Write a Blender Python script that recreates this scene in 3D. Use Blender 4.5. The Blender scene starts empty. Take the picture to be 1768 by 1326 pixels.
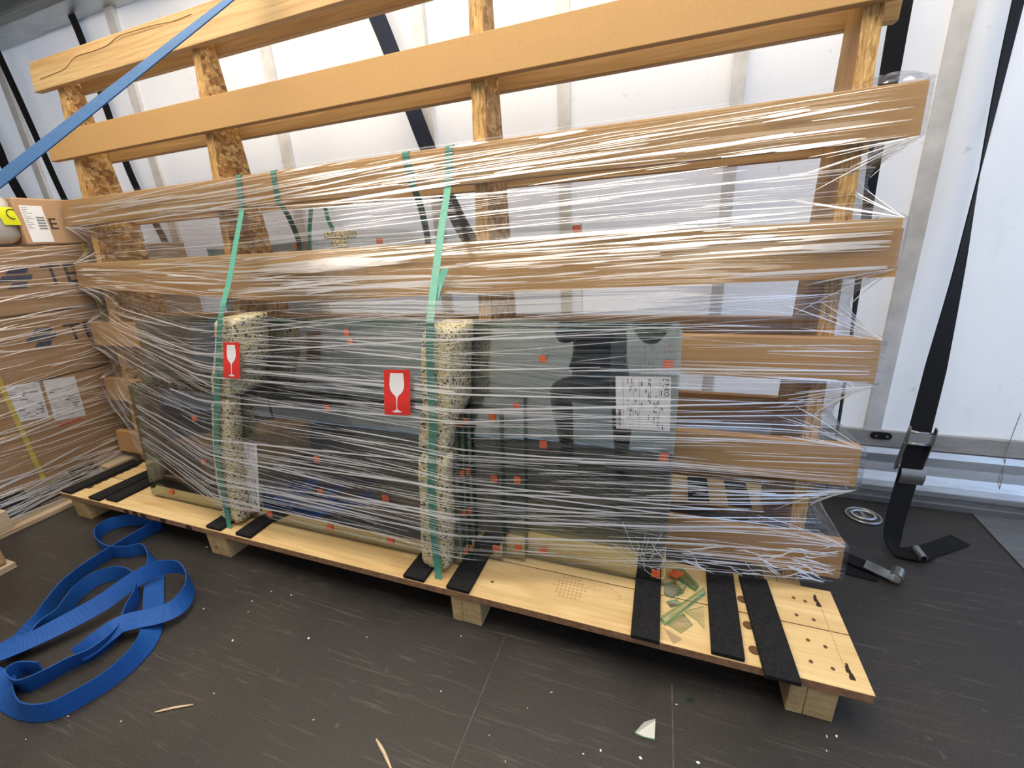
import bpy, bmesh, math, random
from mathutils import Vector, Matrix
random.seed(7)
scene = bpy.context.scene
col = scene.collection
RND = random.Random(11)

# ------------------------------------------------------------------ camera
CAM_R = ((0.9407553966337703, 0.061122692790594096, -0.3335315579228809),
         (0.33471611774839416, -0.3247966913444543, 0.8845746038696445),
         (-0.054262364709627205, -0.9438067205300681, -0.32601299062828376))
FPX = 732.666
CAM_Z = 1.0
cd = bpy.data.cameras.new('camera')
cam = bpy.data.objects.new('camera', cd); col.objects.link(cam)
cd.sensor_fit = 'HORIZONTAL'; cd.sensor_width = 36.0; cd.lens = 36.0 * FPX / 1768.0
cd.clip_start = 0.02; cd.clip_end = 60
m3 = Matrix([[CAM_R[i][0], -CAM_R[i][1], -CAM_R[i][2]] for i in range(3)])
cam.matrix_world = Matrix.Translation((0, 0, CAM_Z)) @ m3.to_4x4()
scene.camera = cam

def _ray(px, py):
    v = (px - 884.0, py - 663.0, FPX)
    return [sum(CAM_R[i][j] * v[j] for j in range(3)) for i in range(3)]
def onz(px, py, z=0.0):            # point of a horizontal plane seen at a photo pixel
    r = _ray(px, py); t = (z - CAM_Z) / r[2]; return Vector((r[0]*t, r[1]*t, z))
def ony(px, py, y):
    r = _ray(px, py); t = y / r[1]; return Vector((r[0]*t, y, CAM_Z + r[2]*t))

# ------------------------------------------------------------------ world, light, exposure
world = bpy.data.worlds.new('world'); scene.world = world; world.use_nodes = True
wn = world.node_tree; wn.nodes['Background'].inputs[0].default_value = (0.46, 0.65, 1.0, 1)
wn.nodes['Background'].inputs[1].default_value = 1.9
al = bpy.data.lights.new('overhead_fill', 'AREA'); al.shape = 'RECTANGLE'; al.size = 3.2; al.size_y = 1.7  # added warm fill lamp below the ceiling, standing in for light through the roof
al.energy = 90; al.color = (1.0, 0.90, 0.76)
alo = bpy.data.objects.new('overhead_fill', al); col.objects.link(alo); alo.location = (-0.8, 0.62, 2.39)
sun = bpy.data.lights.new('sun', 'SUN'); sun.energy = 3.4; sun.angle = 0.02; sun.color = (1.0, 0.91, 0.78)
suno = bpy.data.objects.new('sun', sun); col.objects.link(suno); suno.location = (0, 6, 6)
suno.rotation_euler = Vector((0.25, -0.75, -0.62)).to_track_quat('-Z', 'Y').to_euler()
vs = scene.view_settings
vs.view_transform = 'Standard'; vs.look = 'None'; vs.gamma = 1.0; vs.use_curve_mapping = False; vs.exposure = 0.0
cy = scene.cycles
cy.use_denoising = True; cy.transparent_max_bounces = 24; cy.max_bounces = 6; cy.diffuse_bounces = 3
cy.glossy_bounces = 3; cy.transmission_bounces = 4; cy.use_adaptive_sampling = True; cy.adaptive_threshold = 0.07; cy.sample_clamp_indirect = 6.0; cy.caustics_reflective = False; cy.caustics_refractive = False

# ------------------------------------------------------------------ node helpers / materials
def newmat(name):
    m = bpy.data.materials.new(name); m.use_nodes = True
    nt = m.node_tree
    for n in list(nt.nodes): nt.nodes.remove(n)
    out = nt.nodes.new('ShaderNodeOutputMaterial')
    return m, nt, out
class NT:
    def __init__(s, nt): s.nt = nt
    def n(s, t, **kw):
        nd = s.nt.nodes.new('ShaderNode' + t)
        for k, v in kw.items():
            if k in nd.inputs: nd.inputs[k].default_value = v
            else: setattr(nd, k, v)
        return nd
    def l(s, a, b): s.nt.links.new(a, b)
    def coords(s, scale=(1, 1, 1), rnd=True, kind='Object', rot=(0, 0, 0)):
        tc = s.n('TexCoord'); mp = s.n('Mapping'); mp.inputs['Scale'].default_value = scale; mp.inputs['Rotation'].default_value = rot
        if rnd:
            oi = s.n('ObjectInfo'); ml = s.n('Math', operation='MULTIPLY'); ml.inputs[1].default_value = 37.0
            s.l(oi.outputs['Random'], ml.inputs[0])
            ad = s.n('VectorMath', operation='ADD'); s.l(tc.outputs[kind], ad.inputs[0]); s.l(ml.outputs[0], ad.inputs[1]); s.l(ad.outputs[0], mp.inputs['Vector'])
        else: s.l(tc.outputs[kind], mp.inputs['Vector'])
        return mp.outputs[0]
    def noise(s, vec, scale=1.0, detail=3.0, rough=0.55, dist=0.0):
        nd = s.n('TexNoise'); nd.inputs['Scale'].default_value = scale; nd.inputs['Detail'].default_value = detail
        nd.inputs['Roughness'].default_value = rough; nd.inputs['Distortion'].default_value = dist
        s.l(vec, nd.inputs['Vector']); return nd.outputs['Fac']
    def ramp(s, fac, stops):
        r = s.n('ValToRGB'); el = r.color_ramp.elements
        while len(el) > 1: el.remove(el[0])
        el[0].position = stops[0][0]; c = stops[0][1]; el[0].color = (*c, 1) if len(c) == 3 else c
        for p, c in stops[1:]:
            e = el.new(p); e.color = (*c, 1) if len(c) == 3 else c
        s.l(fac, r.inputs[0]); return r.outputs[0]
    def mix(s, fac, a, b, blend='MIX'):
        m = s.n('MixRGB', blend_type=blend)
        for v, i in ((fac, 0), (a, 1), (b, 2)):
            if isinstance(v, (int, float)): m.inputs[i].default_value = v
            elif isinstance(v, tuple): m.inputs[i].default_value = (*v, 1) if len(v) == 3 else v
            else: s.l(v, m.inputs[i])
        return m.outputs[0]
    def bump(s, h, strength=0.3, dist=0.01):
        b = s.n('Bump'); b.inputs['Strength'].default_value = strength; b.inputs['Distance'].default_value = dist
        s.l(h, b.inputs['Height']); return b.outputs[0]
    def bsdf(s, out, color, rough=0.6, metal=0.0, normal=None, spec=0.4):
        p = s.n('BsdfPrincipled'); p.inputs['Roughness'].default_value = rough if isinstance(rough, (int, float)) else 0.5
        if not isinstance(rough, (int, float)): s.l(rough, p.inputs['Roughness'])
        p.inputs['Metallic'].default_value = metal; p.inputs['Specular IOR Level'].default_value = spec
        if isinstance(color, tuple): p.inputs['Base Color'].default_value = (*color, 1)
        else: s.l(color, p.inputs['Base Color'])
        if normal is not None: s.l(normal, p.inputs['Normal'])
        s.l(p.outputs[0], out.inputs[0]); return p

def mat_plain(name, c, rough=0.6, metal=0.0, var=0.12, scale=20, bump=0.0, spec=0.4):
    m, nt, out = newmat(name); t = NT(nt); v = t.coords((1, 1, 1))
    n = t.noise(v, scale, 4)
    lo = tuple(x * (1 - var) for x in c); hi = tuple(min(1, x * (1 + var)) for x in c)
    cc = t.ramp(n, [(0.3, lo), (0.7, hi)])
    t.bsdf(out, cc, rough, metal, t.bump(n, bump, 0.004) if bump else None, spec); return m

def mat_wood(name, light, dark, axis=0, knot=True, grain=1.0):
    m, nt, out = newmat(name); t = NT(nt)
    def sc(a, b): 
        v = [b, b, b]; v[axis] = a; return tuple(v)
    v = t.coords(sc(1.1, 13))
    n1 = t.noise(v, 1.0, 5, 0.6, 0.9)
    base = t.ramp(n1, [(0.25, dark), (0.5, tuple((a+b)/2 for a, b in zip(light, dark))), (0.68, light)])
    v2 = t.coords(sc(5, 150)); n2 = t.noise(v2, 1.0, 3)
    f = t.ramp(n2, [(0.3, (0.80, 0.77, 0.72)), (0.65, (1, 1, 1))])
    c = t.mix(0.75 * grain, base, f, 'MULTIPLY')
    w = t.n('TexWave', wave_type='BANDS', bands_direction='Z' if axis != 2 else 'X'); w.inputs['Scale'].default_value = 7; w.inputs['Distortion'].default_value = 9
    w.inputs['Detail'].default_value = 2; w.inputs['Detail Scale'].default_value = 0.7
    t.l(t.coords(sc(0.5, 2.2)), w.inputs['Vector'])
    c = t.mix(0.22 * grain, c, t.ramp(w.outputs['Fac'], [(0.0, (0.6, 0.42, 0.25)), (0.35, (1, 1, 1))]), 'MULTIPLY')
    if knot:
        vo = t.n('TexVoronoi'); vo.inputs['Scale'].default_value = 1.0; t.l(t.coords(sc(2.6, 7)), vo.inputs['Vector'])
        k = t.ramp(vo.outputs['Distance'], [(0.0, (1, 1, 1)), (0.055, (0.9, 0.9, 0.9)), (0.085, (0, 0, 0))])
        c = t.mix(k, c, tuple(x * 0.42 for x in dark))
    t.bsdf(out, c, 0.62, 0, t.bump(n2, 0.15, 0.002), 0.3); return m

def mat_osb(name):
    m, nt, out = newmat(name); t = NT(nt)
    v = t.coords((34, 34, 46)); dn = t.n('TexNoise'); dn.inputs['Scale'].default_value = 0.9; dn.inputs['Detail'].default_value = 3; t.l(v, dn.inputs['Vector'])
    vv = t.mix(1.0, v, t.mix(1.0, dn.outputs['Color'], (2.2, 2.2, 2.2), 'MULTIPLY'), 'ADD')
    vo = t.n('TexVoronoi', feature='F1'); vo.inputs['Scale'].default_value = 1.5; t.l(vv, vo.inputs['Vector'])
    sep = t.n('SeparateColor'); t.l(vo.outputs['Color'], sep.inputs[0])
    c = t.ramp(sep.outputs[0], [(0.0, (0.22, 0.10, 0.025)), (0.35, (0.40, 0.205, 0.06)), (0.7, (0.54, 0.31, 0.105)), (1.0, (0.68, 0.45, 0.19))])
    n2 = t.noise(t.coords((30, 120, 60)), 1.0, 4)
    c = t.mix(0.8, c, t.ramp(n2, [(0.32, (0.55, 0.45, 0.35)), (0.55, (1, 1, 1))]), 'MULTIPLY')
    t.bsdf(out, c, 0.6, 0, t.bump(vo.outputs['Distance'], 0.3, 0.003), 0.35); return m

def mat_mdf(name, c=(0.49, 0.290, 0.115)):
    m, nt, out = newmat(name); t = NT(nt)
    n = t.noise(t.coords((1, 1, 1)), 260, 2); n2 = t.noise(t.coords((2, 6, 6)), 1.0, 4)
    cc = t.mix(0.5, t.ramp(n, [(0.35, tuple(x * 0.88 for x in c)), (0.65, tuple(x * 1.07 for x in c))]), t.ramp(n2, [(0.3, tuple(x * 0.9 for x in c)), (0.7, tuple(x * 1.06 for x in c))]))
    t.bsdf(out, cc, 0.7, 0, None, 0.25); return m

def mat_floor():
    m, nt, out = newmat('floor_plywood'); t = NT(nt)
    v = t.coords((1, 1, 1), False)
    n = t.noise(v, 2.2, 4, 0.65); fine = t.noise(v, 220, 0)
    c = t.ramp(n, [(0.3, (0.017, 0.0155, 0.0145)), (0.5, (0.027, 0.0235, 0.021)), (0.72, (0.040, 0.034, 0.029))])
    c = t.mix(0.5, c, t.ramp(fine, [(0.3, (0.6, 0.6, 0.6)), (0.7, (1.25, 1.25, 1.25))]), 'MULTIPLY')
    # scuffs and scratches
    for sc, rot, thr in (((3.5, 80, 1), 0.55, 0.66), ((4, 70, 1), -0.5, 0.67)):
        s = t.noise(t.coords(sc, False, rot=(0, 0, rot)), 1.0, 3, 0.6, 1.1)
        k = t.ramp(s, [(thr - 0.06, (0, 0, 0)), (thr + 0.06, (0.30, 0.30, 0.30))])
        c = t.mix(k, c, (0.14, 0.125, 0.11))
    d = t.noise(v, 38, 2); k = t.ramp(d, [(0.68, (0, 0, 0)), (0.8, (0.4, 0.4, 0.4))]); c = t.mix(k, c, (0.13, 0.12, 0.11))
    hx = t.n('TexWave', wave_type='BANDS', bands_direction='X'); hx.inputs['Scale'].default_value = 120; t.l(v, hx.inputs['Vector'])
    hm = t.mix(0.5, fine, hx.outputs['Fac'])
    r = t.ramp(n, [(0.3, (0.42,) * 3), (0.7, (0.62,) * 3)])
    t.bsdf(out, c, r, 0, t.bump(hm, 0.12, 0.001), 0.45); return m

def mat_curtain(name='curtain_white', base=(0.86, 0.845, 0.82), trans=0.14):
    m, nt, out = newmat(name); t = NT(nt)
    v = t.coords((1, 1, 1), False)
    n = t.noise(v, 1.6, 4, 0.65); n2 = t.noise(t.coords((5, 5, 1.2), False), 3.0, 4, 0.7); n3 = t.noise(v, 26, 3, 0.7)
    c = t.ramp(n, [(0.25, tuple(x * 0.93 for x in base)), (0.7, base)])
    c = t.mix(t.ramp(n2, [(0.60, (0, 0, 0)), (0.85, (0.30,) * 3)]), c, (0.50, 0.47, 0.43))
    c = t.mix(t.ramp(n3, [(0.66, (0, 0, 0)), (0.76, (0.45,) * 3)]), c, (0.42, 0.40, 0.38))
    p = t.n('BsdfPrincipled'); p.inputs['Roughness'].default_value = 0.45; p.inputs['Specular IOR Level'].default_value = 0.3
    t.l(c, p.inputs['Base Color']); t.l(t.bump(n, 0.35, 0.02), p.inputs['Normal'])
    tr = t.n('BsdfTranslucent'); t.l(c, tr.inputs[0])
    mx = t.n('MixShader'); mx.inputs[0].default_value = trans
    t.l(p.outputs[0], mx.inputs[1]); t.l(tr.outputs[0], mx.inputs[2]); t.l(mx.outputs[0], out.inputs[0]); return m

def mat_dirty_metal(name, c, rough=0.4, metal=0.8, dirt=(0.18, 0.17, 0.16), amount=0.5):
    m, nt, out = newmat(name); t = NT(nt)
    n = t.noise(t.coords((1, 6, 6), False), 5, 6, 0.7); n2 = t.noise(t.coords((4, 30, 30), False), 2, 4, 0.6)
    k = t.ramp(n, [(0.45, (0, 0, 0)), (0.75, (amount,) * 3)])
    cc = t.mix(k, t.ramp(n2, [(0.3, tuple(x * 0.85 for x in c)), (0.7, c)]), dirt)
    t.bsdf(out, cc, rough, metal, t.bump(n2, 0.1, 0.002), 0.5); return m

def mat_foam():
    m, nt, out = newmat('rebond_foam'); t = NT(nt)
    v = t.coords((1, 1, 1)); vo = t.n('TexVoronoi'); vo.inputs['Scale'].default_value = 170; t.l(v, vo.inputs['Vector'])
    sep = t.n('SeparateColor'); t.l(vo.outputs['Color'], sep.inputs[0])
    c = t.ramp(sep.outputs[0], [(0.0, (0.09, 0.09, 0.09)), (0.10, (0.16, 0.16, 0.14)), (0.14, (0.60, 0.52, 0.27)), (0.45, (0.78, 0.66, 0.36)), (0.8, (0.84, 0.75, 0.50)), (0.93, (0.62, 0.60, 0.50)), (1.0, (0.30, 0.36, 0.24))])
    n = t.noise(v, 60, 4)
    t.bsdf(out, c, 0.95, 0, t.bump(t.mix(0.5, vo.outputs['Distance'], n), 0.9, 0.006), 0.1); return m

def mat_weave(name, c, freq=420, rough=0.65):
    m, nt, out = newmat(name); t = NT(nt)
    tc = t.n('TexCoord'); mp = t.n('Mapping'); t.l(tc.outputs['UV'], mp.inputs['Vector'])
    w = t.n('TexWave', wave_type='BANDS', bands_direction='X'); w.inputs['Scale'].default_value = freq / 6.0; t.l(mp.outputs[0], w.inputs['Vector'])
    w2 = t.n('TexWave', wave_type='BANDS', bands_direction='Y'); w2.inputs['Scale'].default_value = 6; t.l(mp.outputs[0], w2.inputs['Vector'])
    h = t.mix(0.4, w.outputs['Fac'], w2.outputs['Fac'])
    n = t.noise(t.coords((1, 1, 1), False), 14, 3)
    cc = t.mix(0.55, t.ramp(h, [(0.1, tuple(x * 0.72 for x in c)), (0.8, tuple(min(1, x * 1.1) for x in c))]), t.ramp(n, [(0.3, tuple(x * 0.85 for x in c)), (0.7, tuple(min(1, x * 1.12) for x in c))]))
    t.bsdf(out, cc, rough, 0, t.bump(h, 0.35, 0.002), 0.35); return m

def mat_film(name, tint=(0.93, 0.925, 0.93), gloss=0.16, sv=70.0, su=0.8, strength=0.9, haze=0.05):
    m, nt, out = newmat(name); t = NT(nt)
    tc = t.n('TexCoord')
    def streak(su_, sv_, rot=0.0, det=3):
        mp = t.n('Mapping'); mp.inputs['Scale'].default_value = (su_, sv_, 1); mp.inputs['Rotation'].default_value = (0, 0, rot)
        mp0 = t.n('Mapping'); mp0.inputs['Rotation'].default_value = (0, 0, rot); t.l(tc.outputs['UV'], mp0.inputs['Vector'])
        mp.inputs['Rotation'].default_value = (0, 0, 0); t.l(mp0.outputs[0], mp.inputs['Vector'])
        return t.noise(mp.outputs[0], 1.0, det, 0.55, 0.25)
    h = streak(su, sv, 0.0, 2)
    nrm = t.bump(h, strength, 0.02)
    tr = t.n('BsdfTransparent'); tr.inputs[0].default_value = (*tint, 1)
    gl = t.n('BsdfGlossy'); gl.inputs['Roughness'].default_value = 0.13; gl.inputs['Color'].default_value = (1, 1, 1, 1); t.l(nrm, gl.inputs['Normal'])
    df = t.n('BsdfTranslucent'); df.inputs[0].default_value = (0.85, 0.84, 0.86, 1)
    dd = t.n('BsdfDiffuse'); dd.inputs[0].default_value = (0.85, 0.84, 0.86, 1)
    md = t.n('MixShader'); md.inputs[0].default_value = 0.5; t.l(df.outputs[0], md.inputs[1]); t.l(dd.outputs[0], md.inputs[2])
    # gathered film is thicker: fewer rays pass straight through
    g = t.ramp(h, [(0.50, (haze,) * 3), (0.58, (haze * 1.6,) * 3), (0.68, (min(1, haze * 5),) * 3)])
    m1 = t.n('MixShader'); t.l(g, m1.inputs[0]); t.l(tr.outputs[0], m1.inputs[1]); t.l(md.outputs[0], m1.inputs[2])
    fr = t.n('LayerWeight'); fr.inputs['Blend'].default_value = 0.35
    fm = t.n('Math', operation='MULTIPLY_ADD'); t.l(fr.outputs['Fresnel'], fm.inputs[0]); fm.inputs[1].default_value = 0.30; fm.inputs[2].default_value = gloss * 0.5
    m2 = t.n('MixShader'); t.l(fm.outputs[0], m2.inputs[0]); t.l(m1.outputs[0], m2.inputs[1]); t.l(gl.outputs[0], m2.inputs[2])
    t.l(m2.outputs[0], out.inputs[0]); return m

def mat_crease(name, alpha=0.6):  # film folds, whitened so the colour carries part of the reflected streaks
    m, nt, out = newmat(name); t = NT(nt)
    tr = t.n('BsdfTransparent'); tr.inputs[0].default_value = (0.97, 0.97, 0.97, 1)
    gl = t.n('BsdfGlossy'); gl.inputs['Roughness'].default_value = 0.22; gl.inputs['Color'].default_value = (1, 1, 1, 1)
    df = t.n('BsdfTranslucent'); df.inputs[0].default_value = (0.9, 0.89, 0.9, 1)
    dd = t.n('BsdfDiffuse'); dd.inputs[0].default_value = (0.9, 0.89, 0.9, 1)
    md = t.n('MixShader'); md.inputs[0].default_value = 0.6; t.l(df.outputs[0], md.inputs[1]); t.l(dd.outputs[0], md.inputs[2])
    m1 = t.n('MixShader'); m1.inputs[0].default_value = 0.45; t.l(md.outputs[0], m1.inputs[1]); t.l(gl.outputs[0], m1.inputs[2])
    m2 = t.n('MixShader'); m2.inputs[0].default_value = alpha; t.l(tr.outputs[0], m2.inputs[1]); t.l(m1.outputs[0], m2.inputs[2])
    t.l(m2.outputs[0], out.inputs[0]); return m

def mat_glass(name, tint=(0.74, 0.79, 0.76), refl=0.13, rough=0.015):
    m, nt, out = newmat(name); t = NT(nt)
    tr = t.n('BsdfTransparent'); tr.inputs[0].default_value = (*tint, 1)
    gl = t.n('BsdfGlossy'); gl.inputs['Roughness'].default_value = rough; gl.inputs['Color'].default_value = (0.93, 0.97, 0.95, 1)
    fr = t.n('LayerWeight'); fr.inputs['Blend'].default_value = 0.3
    fm = t.n('Math', operation='MULTIPLY_ADD'); t.l(fr.outputs['Fresnel'], fm.inputs[0]); fm.inputs[1].default_value = 0.75; fm.inputs[2].default_value = refl
    m2 = t.n('MixShader'); t.l(fm.outputs[0], m2.inputs[0]); t.l(tr.outputs[0], m2.inputs[1]); t.l(gl.outputs[0], m2.inputs[2])
    t.l(m2.outputs[0], out.inputs[0]); return m

def mat_glass_edge(name, c=(0.05, 0.16, 0.09), tr_=0.35):
    m, nt, out = newmat(name); t = NT(nt)
    p = t.n('BsdfPrincipled'); p.inputs['Base Color'].default_value = (*c, 1); p.inputs['Roughness'].default_value = 0.12
    tr = t.n('BsdfTransparent'); tr.inputs[0].default_value = (0.55, 0.85, 0.68, 1)
    m2 = t.n('MixShader'); m2.inputs[0].default_value = tr_; t.l(p.outputs[0], m2.inputs[1]); t.l(tr.outputs[0], m2.inputs[2]); t.l(m2.outputs[0], out.inputs[0]); return m

M = {}
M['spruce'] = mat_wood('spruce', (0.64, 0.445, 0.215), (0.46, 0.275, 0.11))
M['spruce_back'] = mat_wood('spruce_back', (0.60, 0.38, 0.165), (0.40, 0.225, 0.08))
M['deck'] = mat_wood('deck_plywood', (0.80, 0.60, 0.31), (0.66, 0.45, 0.20))
M['block'] = mat_wood('stringer_wood', (0.66, 0.50, 0.27), (0.45, 0.31, 0.14), axis=1)
M['pallet_grey'] = mat_wood('pallet_wood', (0.62, 0.50, 0.36), (0.42, 0.32, 0.21), axis=1, knot=False)
M['osb'] = mat_osb('osb')
def mat_osb_edge():
    m, nt, out = newmat('osb_edge'); t = NT(nt)
    n = t.noise(t.coords((170, 120, 22)), 1.0, 4, 0.7, 0.5)
    c = t.ramp(n, [(0.3, (0.20, 0.10, 0.03)), (0.45, (0.42, 0.24, 0.08)), (0.58, (0.60, 0.38, 0.15)), (0.72, (0.74, 0.52, 0.25))])
    t.bsdf(out, c, 0.7, 0, t.bump(n, 0.6, 0.003), 0.25); return m
M['osb_edge'] = mat_osb_edge()
M['plyside'] = mat_wood('upright_plywood', (0.50, 0.30, 0.115), (0.33, 0.18, 0.06), axis=2, knot=False)
M['mdf'] = mat_mdf('mdf'); M['mdf2'] = mat_mdf('mdf_dark', (0.45, 0.265, 0.11))
M['plyedge'] = mat_plain('plywood_edge', (0.30, 0.16, 0.085), 0.7, 0, 0.35, 60)
M['floor'] = mat_floor(); M['curtain'] = mat_curtain()
M['curtain_far'] = mat_curtain('curtain_far_side', (0.74, 0.71, 0.65), 0.15)
M['seam'] = mat_plain('seam_tape', (0.66, 0.655, 0.645), 0.6, 0, 0.14, 14)
M['tape'] = mat_dirty_metal('rail_tape', (0.40, 0.385, 0.36), 0.6, 0.0, (0.17, 0.16, 0.15), 0.8)
M['alu'] = mat_dirty_metal('aluminium', (0.74, 0.74, 0.74), 0.34, 0.75, (0.33, 0.32, 0.31), 0.45)
M['steel'] = mat_dirty_metal('steel', (0.42, 0.42, 0.40), 0.32, 0.9, (0.16, 0.15, 0.14), 0.5)
M['galv'] = mat_dirty_metal('galvanised_steel', (0.55, 0.58, 0.58), 0.38, 0.85, (0.30, 0.31, 0.30), 0.4)
M['floorplate'] = mat_dirty_metal('floor_edge_plate', (0.20, 0.20, 0.20), 0.5, 0.5, (0.08, 0.08, 0.08), 0.6)
M['rubber'] = mat_plain('black_rubber', (0.013, 0.013, 0.014), 0.85, 0, 0.4, 120, 0.2, 0.2)
M['black'] = mat_weave('black_webbing', (0.0045, 0.0048, 0.006), 500, 0.9)
M['navy'] = mat_weave('navy_webbing', (0.008, 0.014, 0.034), 500, 0.75)
M['blue'] = mat_weave('blue_webbing', (0.007, 0.080, 0.33), 420, 0.6); M['blue_worn'] = mat_weave('worn_blue_webbing', (0.036, 0.115, 0.27), 420, 0.65)
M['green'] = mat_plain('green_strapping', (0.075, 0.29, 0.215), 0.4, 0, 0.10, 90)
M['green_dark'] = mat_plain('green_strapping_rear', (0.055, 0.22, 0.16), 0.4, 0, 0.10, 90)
M['yellow_band'] = mat_plain('yellow_strapping', (0.62, 0.50, 0.08), 0.45, 0, 0.1, 60)
M['yellow'] = mat_plain('yellow_note', (0.83, 0.86, 0.02), 0.6, 0, 0.04, 20)
M['foam'] = mat_foam()
M['orange'] = mat_plain('orange_cork', (0.66, 0.12, 0.035), 0.8, 0, 0.2, 120, 0.2)
M['paper'] = mat_plain('white_paper', (0.82, 0.83, 0.85), 0.6, 0, 0.03, 30)
M['ink'] = mat_plain('black_ink', (0.03, 0.03, 0.035), 0.6, 0, 0.1, 30)
M['greyink'] = mat_plain('grey_ink', (0.22, 0.22, 0.23), 0.6, 0, 0.1, 30)
M['blueink'] = mat_plain('blue_ink', (0.03, 0.045, 0.10), 0.6, 0, 0.1, 30)
M['redink'] = mat_plain('red_sticker', (0.74, 0.035, 0.025), 0.45, 0, 0.05, 30)
M['white'] = mat_plain('sticker_white', (0.86, 0.84, 0.84), 0.5, 0, 0.03, 30)
M['card'] = mat_mdf('cardboard', (0.44, 0.265, 0.135)); M['card2'] = mat_mdf('cardboard_lid', (0.49, 0.305, 0.175))
M['coating'] = mat_plain('pane_coating', (0.020, 0.024, 0.022), 0.08, 0, 0.1, 20, 0, 0.8)
M['glass'] = mat_glass('coated_glass', (0.70, 0.76, 0.72), 0.27); M['glass_edge'] = mat_glass_edge('glass_edge')
M['shard'] = mat_glass('clear_shard', (0.97, 0.985, 0.975), 0.06); M['shard_edge'] = mat_glass_edge('shard_edge', (0.12, 0.34, 0.20), 0.6)
M['crackmat'] = mat_plain('crack_white', (0.75, 0.80, 0.78), 0.3, 0, 0.05, 30)
M['film'] = mat_film('stretch_film', (0.965, 0.96, 0.965), 0.06, 70.0, 0.8, 0.55, 0.008)
M['film_left'] = mat_film('stretch_film_boxes', (0.93, 0.925, 0.93), 0.14, 34, 1.2, 1.0, 0.03)
M['crease'] = mat_crease('film_crease', 0.68); M['crease_thin'] = mat_crease('film_crease_thin', 0.44)
M['bundlefilm'] = mat_wood('bundle_film', (0.72, 0.71, 0.68), (0.42, 0.41, 0.38), axis=1, knot=False, grain=0.5)
M['splinter'] = mat_plain('wood_splinter', (0.70, 0.52, 0.33), 0.7, 0, 0.15, 60)
M['hole'] = mat_plain('drilled_hole', (0.13, 0.07, 0.03), 0.9, 0, 0.2, 60)
M['burn'] = mat_plain('dark_mark', (0.035, 0.02, 0.012), 0.9, 0, 0.3, 60)
M['stamp'] = mat_plain('sole_print', (0.52, 0.34, 0.16), 0.8, 0, 0.1, 60)

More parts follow.
